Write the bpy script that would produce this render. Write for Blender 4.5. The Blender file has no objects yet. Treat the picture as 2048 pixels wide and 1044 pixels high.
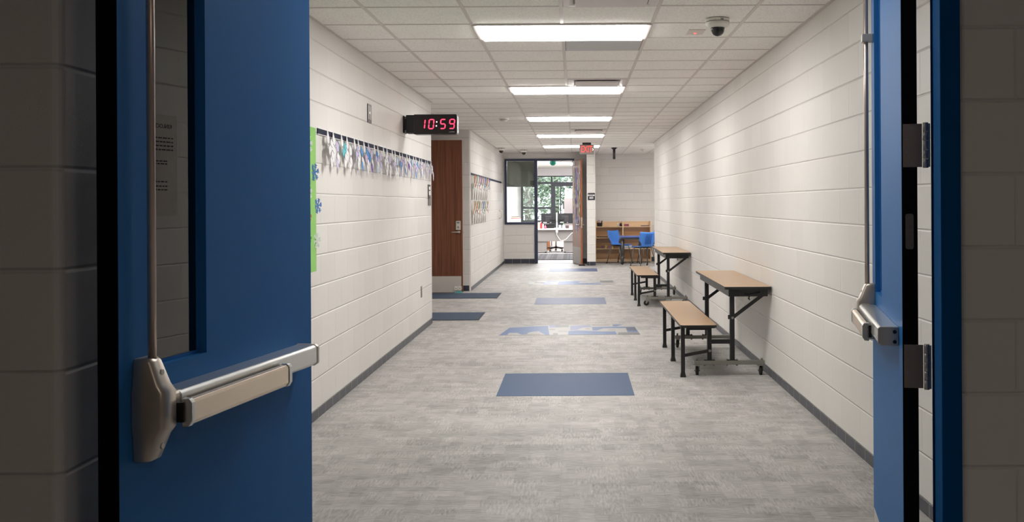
import bpy, math, random
from mathutils import Vector, Matrix
random.seed(7)
S = bpy.context.scene
COL = S.collection

# ------------------------------------------------------------------ camera
F_PX, VPX, VPY = 2056.0, 1151.8, 408.3          # focal length and principal point for a 2048 x 1044 frame
CAM_H = 1.406
cam_data = bpy.data.cameras.new('camera')
cam_data.sensor_fit = 'HORIZONTAL'
cam_data.sensor_width = 36.0
cam_data.lens = 36.0 * F_PX / 2048.0
cam_data.shift_x = (1024.0 - VPX) / 2048.0
cam_data.shift_y = (VPY - 522.0) / 2048.0
cam_data.clip_start = 0.05
cam_data.clip_end = 300
cam = bpy.data.objects.new('camera', cam_data)
cam.location = (0, 0, CAM_H)
cam.rotation_euler = (math.pi / 2, 0.0059, 0)
COL.objects.link(cam)
S.camera = cam

# ------------------------------------------------------------------ world, exposure, large lights
S.view_settings.view_transform = 'Standard'
S.view_settings.look = 'None'
S.view_settings.gamma = 1.0
S.view_settings.use_curve_mapping = False
S.view_settings.exposure = 0.93
S.cycles.use_denoising = True
S.cycles.max_bounces = 10
S.cycles.diffuse_bounces = 6
S.cycles.transparent_max_bounces = 16
S.cycles.sample_clamp_indirect = 8.0
LAMP_STRENGTH = 13.0
SKY_STRENGTH = 2.2

w = bpy.data.worlds.new('overcast_sky')
S.world = w
w.use_nodes = True
wn = w.node_tree.nodes
wbg = wn['Background']
wbg.inputs['Color'].default_value = (0.86, 0.93, 1.0, 1)
wbg.inputs['Strength'].default_value = SKY_STRENGTH

def area_lamp(name, loc, rot, sx, sy, power, col):
    l = bpy.data.lights.new(name, 'AREA')
    l.shape = 'RECTANGLE'; l.size = sx; l.size_y = sy; l.energy = power; l.color = col
    o = bpy.data.objects.new(name, l); o.location = loc; o.rotation_euler = rot
    COL.objects.link(o)
    return o
area_lamp('classroom_ceiling_lamp', (-0.5, 29.5, 2.6), (0, 0, 0), 1.8, 5.0, 260, (0.96, 0.97, 1.0))  # unseen area light added to brighten the classroom
area_lamp('vestibule_ceiling_lamp', (1.0, -0.1, 2.58), (0, 0, 0), 0.6, 0.6, 4.4, (1.0, 0.86, 0.74))  # weak fill light added behind the view to lift the dark vestibule

# ------------------------------------------------------------------ helpers
def smat(name):
    m = bpy.data.materials.new(name); m.use_nodes = True
    return m, m.node_tree.nodes, m.node_tree.links, m.node_tree.nodes['Principled BSDF']
def lin(c):
    return tuple(((x / 255) / 12.92 if x / 255 <= 0.04045 else (((x / 255) + 0.055) / 1.055) ** 2.4) for x in c)
def rgb(*c):
    return (*lin(c), 1)
def plain(name, c, rough=0.5, metal=0.0, spec=0.5, noise=0.0, nscale=30, bump=0.0):
    m, n, l, b = smat(name)
    b.inputs['Base Color'].default_value = rgb(*c)
    b.inputs['Roughness'].default_value = rough
    b.inputs['Metallic'].default_value = metal
    b.inputs['Specular IOR Level'].default_value = spec
    if noise or bump:
        tc = n.new('ShaderNodeTexCoord'); nz = n.new('ShaderNodeTexNoise')
        nz.inputs['Scale'].default_value = nscale; nz.inputs['Detail'].default_value = 4
        l.new(tc.outputs['Object'], nz.inputs['Vector'])
        if noise:
            mx = n.new('ShaderNodeMix'); mx.data_type = 'RGBA'
            k = lin(c)
            mx.inputs['A'].default_value = (*[x * (1 - noise) for x in k], 1)
            mx.inputs['B'].default_value = (*[min(1, x * (1 + noise)) for x in k], 1)
            l.new(nz.outputs['Fac'], mx.inputs['Factor']); l.new(mx.outputs['Result'], b.inputs['Base Color'])
        if bump:
            bp = n.new('ShaderNodeBump'); bp.inputs['Strength'].default_value = 1.0; bp.inputs['Distance'].default_value = bump
            l.new(nz.outputs['Fac'], bp.inputs['Height']); l.new(bp.outputs['Normal'], b.inputs['Normal'])
    return m
def emit(name, c, strength):
    m, n, l, b = smat(name)
    b.inputs['Base Color'].default_value = rgb(*c)
    b.inputs['Emission Color'].default_value = rgb(*c)
    b.inputs['Emission Strength'].default_value = strength
    return m
def M1(n, l, op, a, b=None, c=None):
    x = n.new('ShaderNodeMath'); x.operation = op
    for i, v in enumerate((a, b, c)):
        if v is None: continue
        if isinstance(v, (int, float)): x.inputs[i].default_value = v
        else: l.new(v, x.inputs[i])
    return x.outputs[0]

class MB:
    def __init__(self): self.v = []; self.f = []; self.m = []; self.s = []
    def add(self, vs, fs, mi=0, smooth=False):
        k = len(self.v); self.v += [tuple(p) for p in vs]
        for f in fs: self.f.append([i + k for i in f]); self.m.append(mi); self.s.append(smooth)
        return self
    def box(self, x0, y0, z0, x1, y1, z1, mi=0):
        x0, x1 = min(x0, x1), max(x0, x1); y0, y1 = min(y0, y1), max(y0, y1); z0, z1 = min(z0, z1), max(z0, z1)
        vs = [(x, y, z) for z in (z0, z1) for y in (y0, y1) for x in (x0, x1)]
        return self.add(vs, [(0, 2, 3, 1), (4, 5, 7, 6), (0, 1, 5, 4), (2, 6, 7, 3), (0, 4, 6, 2), (1, 3, 7, 5)], mi)
    def bar(self, p, q, wd, ht, up=(0, 0, 1), mi=0):
        p, q = Vector(p), Vector(q); d = (q - p).normalized(); u = Vector(up)
        s = d.cross(u)
        if s.length < 1e-4: s = d.cross(Vector((1, 0, 0)))
        s.normalize(); u = s.cross(d).normalized()
        vs = []
        for c in (p, q):
            for a, b in ((-1, -1), (1, -1), (1, 1), (-1, 1)): vs.append(c + s * (a * wd / 2) + u * (b * ht / 2))
        return self.add(vs, [(0, 1, 2, 3), (7, 6, 5, 4), (0, 4, 5, 1), (1, 5, 6, 2), (2, 6, 7, 3), (3, 7, 4, 0)], mi)
    def cyl(self, p, q, r, n=16, r2=None, mi=0):
        return self.tube([p, q], [r, r if r2 is None else r2], n, mi)
    def tube(self, pts, r, n=10, mi=0, cap=True):
        pts = [Vector(p) for p in pts]; N = len(pts)
        rs = r if isinstance(r, (list, tuple)) else [r] * N
        rings = []; prev = None
        for i, p in enumerate(pts):
            if i == 0: d = pts[1] - p
            elif i == N - 1: d = p - pts[i - 1]
            else: d = (pts[i + 1] - p).normalized() + (p - pts[i - 1]).normalized()
            d.normalize()
            if prev is None:
                a = Vector((0, 0, 1)) if abs(d.z) < 0.9 else Vector((1, 0, 0))
            else: a = prev
            s = d.cross(a)
            if s.length < 1e-5: s = d.orthogonal()
            s.normalize(); u = s.cross(d).normalized(); prev = u
            rings.append([p + (s * math.cos(2 * math.pi * k / n) + u * math.sin(2 * math.pi * k / n)) * rs[i] for k in range(n)])
        return self.loft(rings, mi, True, cap)
    def loft(self, rings, mi=0, smooth=False, cap=True):
        n = len(rings[0]); vs = [p for r in rings for p in r]; fs = []
        k = len(self.v); self.v += [tuple(p) for p in vs]
        for i in range(len(rings) - 1):
            for j in range(n):
                fs.append((i * n + j, i * n + (j + 1) % n, (i + 1) * n + (j + 1) % n, (i + 1) * n + j))
        for f in fs: self.f.append([a + k for a in f]); self.m.append(mi); self.s.append(smooth)
        if cap:
            self.f.append([k + a for a in reversed(range(n))]); self.m.append(mi); self.s.append(False)
            self.f.append([k + (len(rings) - 1) * n + a for a in range(n)]); self.m.append(mi); self.s.append(False)
        return self
    def lathe(self, prof, o=(0, 0, 0), n=24, mi=0):
        rings = [[(o[0] + r * math.cos(2 * math.pi * k / n), o[1] + r * math.sin(2 * math.pi * k / n), o[2] + z) for k in range(n)] for r, z in prof]
        return self.loft(rings, mi, True, True)
    def prism(self, poly, fn, a, b, mi=0, top=None):
        """poly of 2-D points; fn(u, v, w) maps to 3-D; w runs from a to b"""
        n = len(poly); vs = [fn(u, v, a) for u, v in poly] + [fn(u, v, b) for u, v in poly]
        self.add(vs, [(i, (i + 1) % n, n + (i + 1) % n, n + i) for i in range(n)], mi)
        k = len(self.v) - 2 * n
        self.f.append([k + i for i in reversed(range(n))]); self.m.append(mi); self.s.append(False)
        self.f.append([k + n + i for i in range(n)]); self.m.append(mi if top is None else top); self.s.append(False)
        return self
    def ring_slab(self, o, i, y0, y1, mi=0):
        """rectangular slab o=(x0,z0,x1,z1) with a hole i, between y0 and y1"""
        O = [(o[0], o[1]), (o[2], o[1]), (o[2], o[3]), (o[0], o[3])]; I = [(i[0], i[1]), (i[2], i[1]), (i[2], i[3]), (i[0], i[3])]
        vs = [(x, y, z) for y in (y0, y1) for L in (O, I) for x, z in L]
        fs = []
        for k in range(4):
            j = (k + 1) % 4
            fs += [(k, j, 4 + j, 4 + k), (8 + k, 12 + k, 12 + j, 8 + j), (k, 8 + k, 8 + j, j), (4 + k, 4 + j, 12 + j, 12 + k)]
        return self.add(vs, fs, mi)
    def grid(self, rows, mi=0, smooth=True):
        n = len(rows[0]); k = len(self.v); self.v += [tuple(p) for r in rows for p in r]
        for i in range(len(rows) - 1):
            for j in range(n - 1):
                self.f.append([k + i * n + j, k + i * n + j + 1, k + (i + 1) * n + j + 1, k + (i + 1) * n + j]); self.m.append(mi); self.s.append(smooth)
        return self
    def build(self, name, mats, parent=None, bevel=0.0, solid=0.0, fix=True):
        me = bpy.data.meshes.new(name); me.from_pydata(self.v, [], self.f)
        if not isinstance(mats, (list, tuple)): mats = [mats]
        for m in mats: me.materials.append(m)
        me.polygons.foreach_set('material_index', self.m); me.polygons.foreach_set('use_smooth', self.s)
        if fix:
            import bmesh
            b = bmesh.new(); b.from_mesh(me); bmesh.ops.recalc_face_normals(b, faces=b.faces[:]); b.to_mesh(me); b.free()
        me.update()
        o = bpy.data.objects.new(name, me); COL.objects.link(o)
        if parent is not None: o.parent = parent
        if solid:
            md = o.modifiers.new('thickness', 'SOLIDIFY'); md.thickness = solid; md.offset = 0
        if bevel:
            md = o.modifiers.new('bevel', 'BEVEL'); md.width = bevel; md.segments = 2; md.limit_method = 'ANGLE'; md.angle_limit = math.radians(40)
        return o
def tag(o, label=None, cat=None, group=None, kind=None):
    if label: o['label'] = label
    if cat: o['category'] = cat
    if group: o['group'] = group
    if kind: o['kind'] = kind
    return o
def thing(name, label, cat, loc=(0, 0, 0), rz=0.0, group=None, kind=None):
    o = bpy.data.objects.new(name, None); COL.objects.link(o)
    o.empty_display_size = 0.1
    o.location = loc; o.rotation_euler = (0, 0, rz)
    return tag(o, label, cat, group, kind)
def struct(mb, name, mats, parent=None, label=None, bevel=0.0):
    o = mb.build(name, mats, parent, bevel)
    if parent is None: o['kind'] = 'structure'
    if label: o['label'] = label
    return o
def copy_tree(o, parent=None):
    c = o.copy(); COL.objects.link(c)
    if parent is not None: c.parent = parent
    for ch in list(o.children): copy_tree(ch, c)
    return c
def rect(x0, y0, x1, y1): return [(x0, y0), (x1, y0), (x1, y1), (x0, y1)]
def rrect(x0, y0, x1, y1, r, n=5):
    pts = []
    for cx, cy, a0 in ((x1 - r, y0 + r, -90), (x1 - r, y1 - r, 0), (x0 + r, y1 - r, 90), (x0 + r, y0 + r, 180)):
        for k in range(n + 1):
            a = math.radians(a0 + 90 * k / n); pts.append((cx + r * math.cos(a), cy + r * math.sin(a)))
    return pts
def text_obj(name, s, size, mat, parent, loc, rot, depth=0.0008, bold=0.0, align='CENTER', squash=1.0, line=1.0):
    cu = bpy.data.curves.new(name, 'FONT'); cu.body = s; cu.size = size; cu.align_x = align; cu.align_y = 'CENTER'
    cu.extrude = depth; cu.offset = bold; cu.space_line = line
    t = bpy.data.objects.new(name, cu); COL.objects.link(t)
    bpy.context.view_layer.update()
    me = bpy.data.meshes.new_from_object(t.evaluated_get(bpy.context.evaluated_depsgraph_get()))
    bpy.data.objects.remove(t); bpy.data.curves.remove(cu)
    me.materials.clear(); me.materials.append(mat)
    o = bpy.data.objects.new(name, me); COL.objects.link(o); o.parent = parent
    o.location = loc; o.rotation_euler = rot; o.scale = (squash, 1, 1)
    return o
ORD = ['first', 'second', 'third', 'fourth', 'fifth', 'sixth', 'seventh', 'eighth', 'ninth', 'tenth', 'eleventh', 'twelfth', 'thirteenth', 'fourteenth', 'fifteenth', 'sixteenth', 'seventeenth', 'eighteenth', 'nineteenth', 'twentieth', 'twenty-first', 'twenty-second', 'twenty-third', 'twenty-fourth', 'twenty-fifth', 'twenty-sixth']
PI = math.pi

# ------------------------------------------------------------------ materials
C8 = 0.2032; ZB = 0.061
def cmu(name, c=(221, 218, 214), rough=0.5):
    """painted concrete block in running bond, on walls running either way"""
    m, n, l, b = smat(name)
    geo = n.new('ShaderNodeNewGeometry'); sp = n.new('ShaderNodeSeparateXYZ'); l.new(geo.outputs['Position'], sp.inputs[0])
    sn = n.new('ShaderNodeSeparateXYZ'); l.new(geo.outputs['True Normal'], sn.inputs[0])
    side = M1(n, l, 'GREATER_THAN', M1(n, l, 'ABSOLUTE', sn.outputs['X']), 0.7)
    um = n.new('ShaderNodeMix'); l.new(side, um.inputs['Factor']); l.new(sp.outputs['X'], um.inputs['A']); l.new(sp.outputs['Y'], um.inputs['B'])
    u = um.outputs[0]; z = sp.outputs['Z']
    zz = M1(n, l, 'DIVIDE', M1(n, l, 'SUBTRACT', z, ZB), C8)
    row = M1(n, l, 'FLOOR', zz)
    fz = M1(n, l, 'ABSOLUTE', M1(n, l, 'SUBTRACT', M1(n, l, 'FRACT', M1(n, l, 'ADD', zz, 0.5)), 0.5))
    dz = M1(n, l, 'MULTIPLY', fz, C8)
    off = M1(n, l, 'MULTIPLY', M1(n, l, 'MODULO', M1(n, l, 'ABSOLUTE', row), 2.0), 0.5)
    uu = M1(n, l, 'ADD', M1(n, l, 'DIVIDE', u, 2 * C8), off)
    fu = M1(n, l, 'ABSOLUTE', M1(n, l, 'SUBTRACT', M1(n, l, 'FRACT', M1(n, l, 'ADD', uu, 0.5)), 0.5))
    du = M1(n, l, 'MULTIPLY', fu, 2 * C8)
    def groove(d, wd):
        mr = n.new('ShaderNodeMapRange'); mr.interpolation_type = 'SMOOTHSTEP'
        mr.inputs['From Min'].default_value = 0; mr.inputs['From Max'].default_value = wd
        l.new(d, mr.inputs['Value']); return mr.outputs[0]
    gz = groove(dz, 0.0075); gu = groove(du, 0.0055)
    gu2 = M1(n, l, 'ADD', M1(n, l, 'MULTIPLY', gu, 0.55), 0.45)
    hgt = M1(n, l, 'MINIMUM', gz, gu2)
    nz = n.new('ShaderNodeTexNoise'); nz.inputs['Scale'].default_value = 160; nz.inputs['Detail'].default_value = 3
    l.new(geo.outputs['Position'], nz.inputs['Vector'])
    vor = n.new('ShaderNodeTexVoronoi'); vor.inputs['Scale'].default_value = 42
    l.new(geo.outputs['Position'], vor.inputs['Vector'])
    pit = n.new('ShaderNodeMapRange'); pit.inputs['From Min'].default_value = 0.02; pit.inputs['From Max'].default_value = 0.11
    l.new(vor.outputs['Distance'], pit.inputs['Value'])
    hh = M1(n, l, 'ADD', M1(n, l, 'ADD', M1(n, l, 'MULTIPLY', hgt, 1.0), M1(n, l, 'MULTIPLY', nz.outputs['Fac'], 0.10)), M1(n, l, 'MULTIPLY', pit.outputs[0], 0.12))
    bp = n.new('ShaderNodeBump'); bp.inputs['Distance'].default_value = 0.0045; bp.inputs['Strength'].default_value = 0.9
    l.new(hh, bp.inputs['Height']); l.new(bp.outputs['Normal'], b.inputs['Normal'])
    wn_ = n.new('ShaderNodeTexWhiteNoise'); wn_.noise_dimensions = '2D'
    cv = n.new('ShaderNodeCombineXYZ'); l.new(M1(n, l, 'FLOOR', uu), cv.inputs[0]); l.new(row, cv.inputs[1]); l.new(cv.outputs[0], wn_.inputs['Vector'])
    mx = n.new('ShaderNodeMix'); mx.data_type = 'RGBA'; k = lin(c)
    mx.inputs['A'].default_value = (*[x * 0.97 for x in k], 1); mx.inputs['B'].default_value = (*[min(1, x * 1.02) for x in k], 1)
    l.new(wn_.outputs['Value'], mx.inputs['Factor'])
    mj = n.new('ShaderNodeMix'); mj.data_type = 'RGBA'; mj.inputs['A'].default_value = (*[x * 0.97 for x in k], 1)
    l.new(M1(n, l, 'ADD', M1(n, l, 'MULTIPLY', hgt, 0.7), 0.3), mj.inputs['Factor']); l.new(mx.outputs['Result'], mj.inputs['B'])
    l.new(mj.outputs['Result'], b.inputs['Base Color'])
    b.inputs['Roughness'].default_value = rough
    return m
CMU = cmu('cream_painted_block')

def floor_mat():
    m, n, l, b = smat('grey_woven_look_plank_floor')
    tc = n.new('ShaderNodeNewGeometry'); P = tc.outputs['Position']
    mp = n.new('ShaderNodeMapping'); mp.inputs['Location'].default_value = (0.085, -0.46, 0); l.new(P, mp.inputs['Vector'])
    sp = n.new('ShaderNodeSeparateXYZ'); l.new(mp.outputs[0], sp.inputs[0])
    def streak(sx, sy, det=3):
        a = n.new('ShaderNodeMapping'); a.inputs['Scale'].default_value = (sx, sy, 1); l.new(P, a.inputs['Vector'])
        z = n.new('ShaderNodeTexNoise'); z.inputs['Scale'].default_value = 1.0; z.inputs['Detail'].default_value = det; z.inputs['Roughness'].default_value = 0.65
        l.new(a.outputs[0], z.inputs['Vector']); return z.outputs['Fac']
    sa = streak(13, 95); sb = streak(95, 13)
    dn = n.new('ShaderNodeTexNoise'); dn.inputs['Scale'].default_value = 9; dn.inputs['Detail'].default_value = 3; l.new(P, dn.inputs['Vector'])
    vm = n.new('ShaderNodeVectorMath'); vm.operation = 'MULTIPLY_ADD'; l.new(dn.outputs['Color'], vm.inputs[0]); vm.inputs[1].default_value = (0.045, 0.045, 0); l.new(P, vm.inputs[2])
    def patch(wd, ht, off, fq, loc):
        a_ = n.new('ShaderNodeMapping'); a_.inputs['Location'].default_value = loc; l.new(vm.outputs[0], a_.inputs['Vector'])
        k = n.new('ShaderNodeTexBrick'); k.offset = off; k.offset_frequency = fq; k.inputs['Scale'].default_value = 1.0
        k.inputs['Brick Width'].default_value = wd; k.inputs['Row Height'].default_value = ht; k.inputs['Mortar Size'].default_value = 0.0
        k.inputs['Color1'].default_value = (0, 0, 0, 1); k.inputs['Color2'].default_value = (1, 1, 1, 1)
        l.new(a_.outputs[0], k.inputs['Vector']); q = n.new('ShaderNodeSeparateColor'); l.new(k.outputs['Color'], q.inputs[0]); return q.outputs[0]
    p1 = patch(0.13, 0.12, 0.37, 2, (0, 0, 0)); p2 = patch(0.23, 0.075, 0.5, 3, (0.07, 0.03, 0)); p3 = patch(0.07, 0.21, 0.29, 2, (0.02, 0.05, 0))
    pick = M1(n, l, 'GREATER_THAN', p1, 0.55)
    mixs = n.new('ShaderNodeMix'); l.new(pick, mixs.inputs['Factor']); l.new(sa, mixs.inputs['A']); l.new(sb, mixs.inputs['B'])
    big = streak(1.1, 1.4, 2)
    t = M1(n, l, 'ADD', M1(n, l, 'MULTIPLY', mixs.outputs[0], 0.80), M1(n, l, 'MULTIPLY', p2, 0.13))
    t = M1(n, l, 'ADD', t, M1(n, l, 'MULTIPLY', p3, 0.11))
    t = M1(n, l, 'ADD', t, M1(n, l, 'MULTIPLY', p1, 0.05))
    t = M1(n, l, 'ADD', t, M1(n, l, 'MULTIPLY', big, 0.25))
    cr = n.new('ShaderNodeValToRGB'); e = cr.color_ramp.elements
    e[0].position = 0.42; e[0].color = rgb(130, 127, 124); e[1].position = 0.98; e[1].color = rgb(200, 197, 194)
    l.new(t, cr.inputs['Fac'])
    # plank seams 0.254 x 1.016
    fx = M1(n, l, 'ABSOLUTE', M1(n, l, 'SUBTRACT', M1(n, l, 'FRACT', M1(n, l, 'ADD', M1(n, l, 'DIVIDE', sp.outputs['X'], 0.508), 0.5)), 0.5))
    fy = M1(n, l, 'ABSOLUTE', M1(n, l, 'SUBTRACT', M1(n, l, 'FRACT', M1(n, l, 'ADD', M1(n, l, 'DIVIDE', sp.outputs['Y'], 1.016), 0.5)), 0.5))
    seam = M1(n, l, 'MAXIMUM', M1(n, l, 'LESS_THAN', fx, 0.0016), M1(n, l, 'LESS_THAN', fy, 0.0010))
    mx = n.new('ShaderNodeMix'); mx.data_type = 'RGBA'; l.new(M1(n, l, 'MULTIPLY', seam, 0.35), mx.inputs['Factor'])
    l.new(cr.outputs[0], mx.inputs['A']); mx.inputs['B'].default_value = rgb(110, 106, 102)
    l.new(mx.outputs['Result'], b.inputs['Base Color'])
    b.inputs['Roughness'].default_value = 0.55; b.inputs['Specular IOR Level'].default_value = 0.22
    bp = n.new('ShaderNodeBump'); bp.inputs['Distance'].default_value = 0.0006; bp.inputs['Strength'].default_value = 0.6
    l.new(mixs.outputs[0], bp.inputs['Height']); l.new(bp.outputs['Normal'], b.inputs['Normal'])
    return m
FLOOR = floor_mat()
def ceiling_mat():
    m, n, l, b = smat('speckled_ceiling_tile')
    geo = n.new('ShaderNodeNewGeometry'); P = geo.outputs['Position']
    nz = n.new('ShaderNodeTexNoise'); nz.inputs['Scale'].default_value = 90; nz.inputs['Detail'].default_value = 2; l.new(P, nz.inputs['Vector'])
    cr = n.new('ShaderNodeValToRGB'); e = cr.color_ramp.elements
    e[0].position = 0.33; e[0].color = rgb(222, 217, 211); e[1].position = 0.47; e[1].color = rgb(243, 240, 236)
    l.new(nz.outputs['Fac'], cr.inputs['Fac']); l.new(cr.outputs[0], b.inputs['Base Color'])
    b.inputs['Roughness'].default_value = 0.9
    bp = n.new('ShaderNodeBump'); bp.inputs['Distance'].default_value = 0.001; bp.inputs['Strength'].default_value = 0.4
    l.new(nz.outputs['Fac'], bp.inputs['Height']); l.new(bp.outputs['Normal'], b.inputs['Normal'])
    return m
CEIL = ceiling_mat()
def base_mat(name, axis):
    m, n, l, b = smat(name)
    geo = n.new('ShaderNodeNewGeometry'); sp = n.new('ShaderNodeSeparateXYZ'); l.new(geo.outputs['Position'], sp.inputs[0])
    fu = M1(n, l, 'ABSOLUTE', M1(n, l, 'SUBTRACT', M1(n, l, 'FRACT', M1(n, l, 'DIVIDE', sp.outputs[axis], C8)), 0.5))
    j = M1(n, l, 'LESS_THAN', fu, 0.012)
    wv = n.new('ShaderNodeTexNoise'); wv.inputs['Scale'].default_value = 9; l.new(geo.outputs['Position'], wv.inputs['Vector'])
    c = n.new('ShaderNodeMix'); c.data_type = 'RGBA'; c.inputs['A'].default_value = rgb(38, 42, 54); c.inputs['B'].default_value = rgb(66, 68, 80); l.new(wv.outputs['Fac'], c.inputs['Factor'])
    mx = n.new('ShaderNodeMix'); mx.data_type = 'RGBA'; l.new(j, mx.inputs['Factor']); l.new(c.outputs['Result'], mx.inputs['A']); mx.inputs['B'].default_value = rgb(168, 164, 158)
    l.new(mx.outputs['Result'], b.inputs['Base Color']); b.inputs['Roughness'].default_value = 0.35
    return m
BASE_Y = base_mat('navy_base_tile_along', 'Y'); BASE_X = base_mat('navy_base_tile_across', 'X')
def wood(name, c0, c1, axis='Z', scale=1.0, rough=0.4):
    m, n, l, b = smat(name)
    tc = n.new('ShaderNodeTexCoord'); mp = n.new('ShaderNodeMapping')
    sc = {'Z': (38, 38, 1.1), 'X': (1.1, 38, 38), 'Y': (38, 1.1, 38)}[axis]
    mp.inputs['Scale'].default_value = tuple(s * scale for s in sc); l.new(tc.outputs['Object'], mp.inputs['Vector'])
    nz = n.new('ShaderNodeTexNoise'); nz.inputs['Scale'].default_value = 1.0; nz.inputs['Detail'].default_value = 5; nz.inputs['Distortion'].default_value = 0.6
    l.new(mp.outputs[0], nz.inputs['Vector'])
    cr = n.new('ShaderNodeValToRGB'); e = cr.color_ramp.elements
    b.inputs['Specular IOR Level'].default_value = 0.2; e[0].position = 0.3; e[0].color = rgb(*c0); e[1].position = 0.7; e[1].color = rgb(*c1)
    l.new(nz.outputs['Fac'], cr.inputs['Fac']); l.new(cr.outputs[0], b.inputs['Base Color']); b.inputs['Roughness'].default_value = rough
    return m
def glass_mat(name, tint=(0.97, 0.99, 0.98)):
    m, n, l, b = smat(name); n.remove(b)
    t = n.new('ShaderNodeBsdfTransparent'); t.inputs[0].default_value = (*tint, 1)
    g = n.new('ShaderNodeBsdfGlossy'); g.inputs['Roughness'].default_value = 0.0
    lw = n.new('ShaderNodeFresnel'); lw.inputs['IOR'].default_value = 1.52
    fac = M1(n, l, 'MINIMUM', M1(n, l, 'MULTIPLY', lw.outputs[0], 1.8), 1.0)
    mx = n.new('ShaderNodeMixShader'); l.new(fac, mx.inputs[0]); l.new(t.outputs[0], mx.inputs[1]); l.new(g.outputs[0], mx.inputs[2])
    l.new(mx.outputs[0], n['Material Output'].inputs['Surface'])
    return m
BLUE = plain('blue_door_enamel', (46, 110, 172), 0.45, spec=0.06, noise=0.06, nscale=2.2)
NAVY = plain('dark_navy_frame_paint', (40, 48, 78), 0.4)
STEEL = plain('brushed_stainless', (196, 186, 174), 0.33, 0.72)
STEEL_D = plain('dull_satin_steel', (208, 201, 193), 0.4, 0.6)
ALU = plain('satin_aluminium', (226, 227, 226), 0.28, 0.85)
KICK = plain('scuffed_kick_steel', (150, 142, 134), 0.45, 0.5, noise=0.15, nscale=14)
PADM = plain('warm_brushed_pad', (236, 220, 202), 0.24, 0.9)
FRAMEB = plain('deep_blue_frame_enamel', (5, 80, 136), 0.5, spec=0.04)
EDGE_SHADOW = plain('black_edge_seal', (9, 11, 20), 0.6, spec=0.1)  # near-black colour standing in for shade on the door edges
BRONZE = plain('dark_bronze_hinge', (150, 136, 124), 0.45, 0.35)
BLACK = plain('black_enamel', (24, 24, 26), 0.38)
BLACKP = plain('black_plastic', (20, 20, 22), 0.5)
GREYP = plain('grey_plastic', (120, 120, 122), 0.5)
WHITEP = plain('white_plastic', (226, 222, 214), 0.45)
PAPER = plain('white_paper', (236, 234, 232), 0.8)
RUBBER = plain('black_rubber', (22, 22, 22), 0.7)
GLASS = glass_mat('clear_glass')
GLASS_D = glass_mat('wired_vision_glass', (0.55, 0.57, 0.56))
SAPELE = wood('red_brown_wood_veneer', (90, 54, 38), (126, 80, 58))
OAK = wood('mid_brown_wood_veneer', (120, 76, 52), (158, 104, 74))
MAPLE = plain('maple_laminate_top', (182, 149, 113), 0.36, noise=0.07, nscale=120)
BIRCH = wood('birch_plywood', (220, 188, 150), (240, 212, 178), 'X', 0.5)
GALV = plain('zinc_plated_steel', (150, 148, 142), 0.4, 0.85, noise=0.15, nscale=40)

# ================================================================== THE SETTING
HC = 2.6294; XL = -1.7186; XR = 1.5686
Y_END = 24.5; Y_REC = 25.1; Y_WIN = 35.0
ROOM_C = plain('classroom_wall_paint', (236, 232, 234), 0.6)

struct(MB().box(-4.2, -4, -0.12, 4.2, Y_WIN + 0.15, 0), 'floor', FLOOR)
struct(MB().box(-4.2, -4, HC, 4.2, Y_WIN + 0.15, HC + 0.12), 'ceiling', CEIL)
GRID = plain('ceiling_grid_enamel', (206, 198, 194), 0.45)
LAMP_Y = [6.9596 + 6 * 0.6096 * i for i in range(-1, 4)] + [21.25]
g = MB()
tw = 0.0118
def spans(lo, hi, cuts):
    out = []; a = lo
    for c0, c1 in sorted(cuts):
        if c1 <= a or c0 >= hi: continue
        if c0 > a: out.append((a, c0))
        a = max(a, c1)
    if a < hi: out.append((a, hi))
    return out
for i in range(-2, 8):
    x = -1.307 + 0.6096 * i
    if x < -2.78 or x > 3.38: continue
    if x < XL: rng = (12.24, 16.76)
    elif x > XR: rng = (20.56, Y_REC)
    else: rng = (3.06, Y_END if x < 0.25 else (23.49 if x < 0.45 else Y_REC))
    cuts = [(y - 0.001, y + 0.6106) for y in LAMP_Y] if i == 2 else []
    for a, b in spans(rng[0], rng[1], cuts): g.box(x - tw, a, HC - 0.003, x + tw, b, HC + 0.004)
for k in range(-5, 31):
    y = 6.35 + 0.6096 * k
    if k in (25,): continue
    x0, x1 = (XL + .001, XR - .001)
    if 12.24 < y < 16.76: x0 = -2.78
    if 20.6 < y: x1 = 3.38
    if y > 23.49: cuts = [(0.245, 0.447)]
    else: cuts = []
    if y > Y_END: x0 = 0.447
    if y < 3.06: continue
    for a, b in spans(x0, x1, cuts):
        xs = [a] + [-1.307 + 0.6096 * i for i in range(-2, 8) if a < -1.307 + 0.6096 * i < b] + [b]
        for j in range(len(xs) - 1):
            p = xs[j] + (tw if j else 0); q = xs[j + 1] - (tw if j + 1 < len(xs) - 1 else 0)
            g.box(p, y - tw, HC - 0.003, q, y + tw, HC + 0.004)
struct(g, 'trim_1', GRID)                                            # exposed ceiling tee grid
# wall angle along the corridor
a = MB()
a.box(XL, 3.06, HC - 0.004, XL + 0.02, 12.235, HC - 0.0005); a.box(XR - 0.02, 3.06, HC - 0.004, XR, 20.55, HC - 0.0005)
a.box(XL, 16.77, HC - 0.004, XL + 0.02, 24.5, HC - 0.0005)
a.box(0.445, Y_REC - 0.02, HC - 0.004, 3.4, Y_REC, HC - 0.0005)
struct(a, 'trim_2', GRID)

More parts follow.
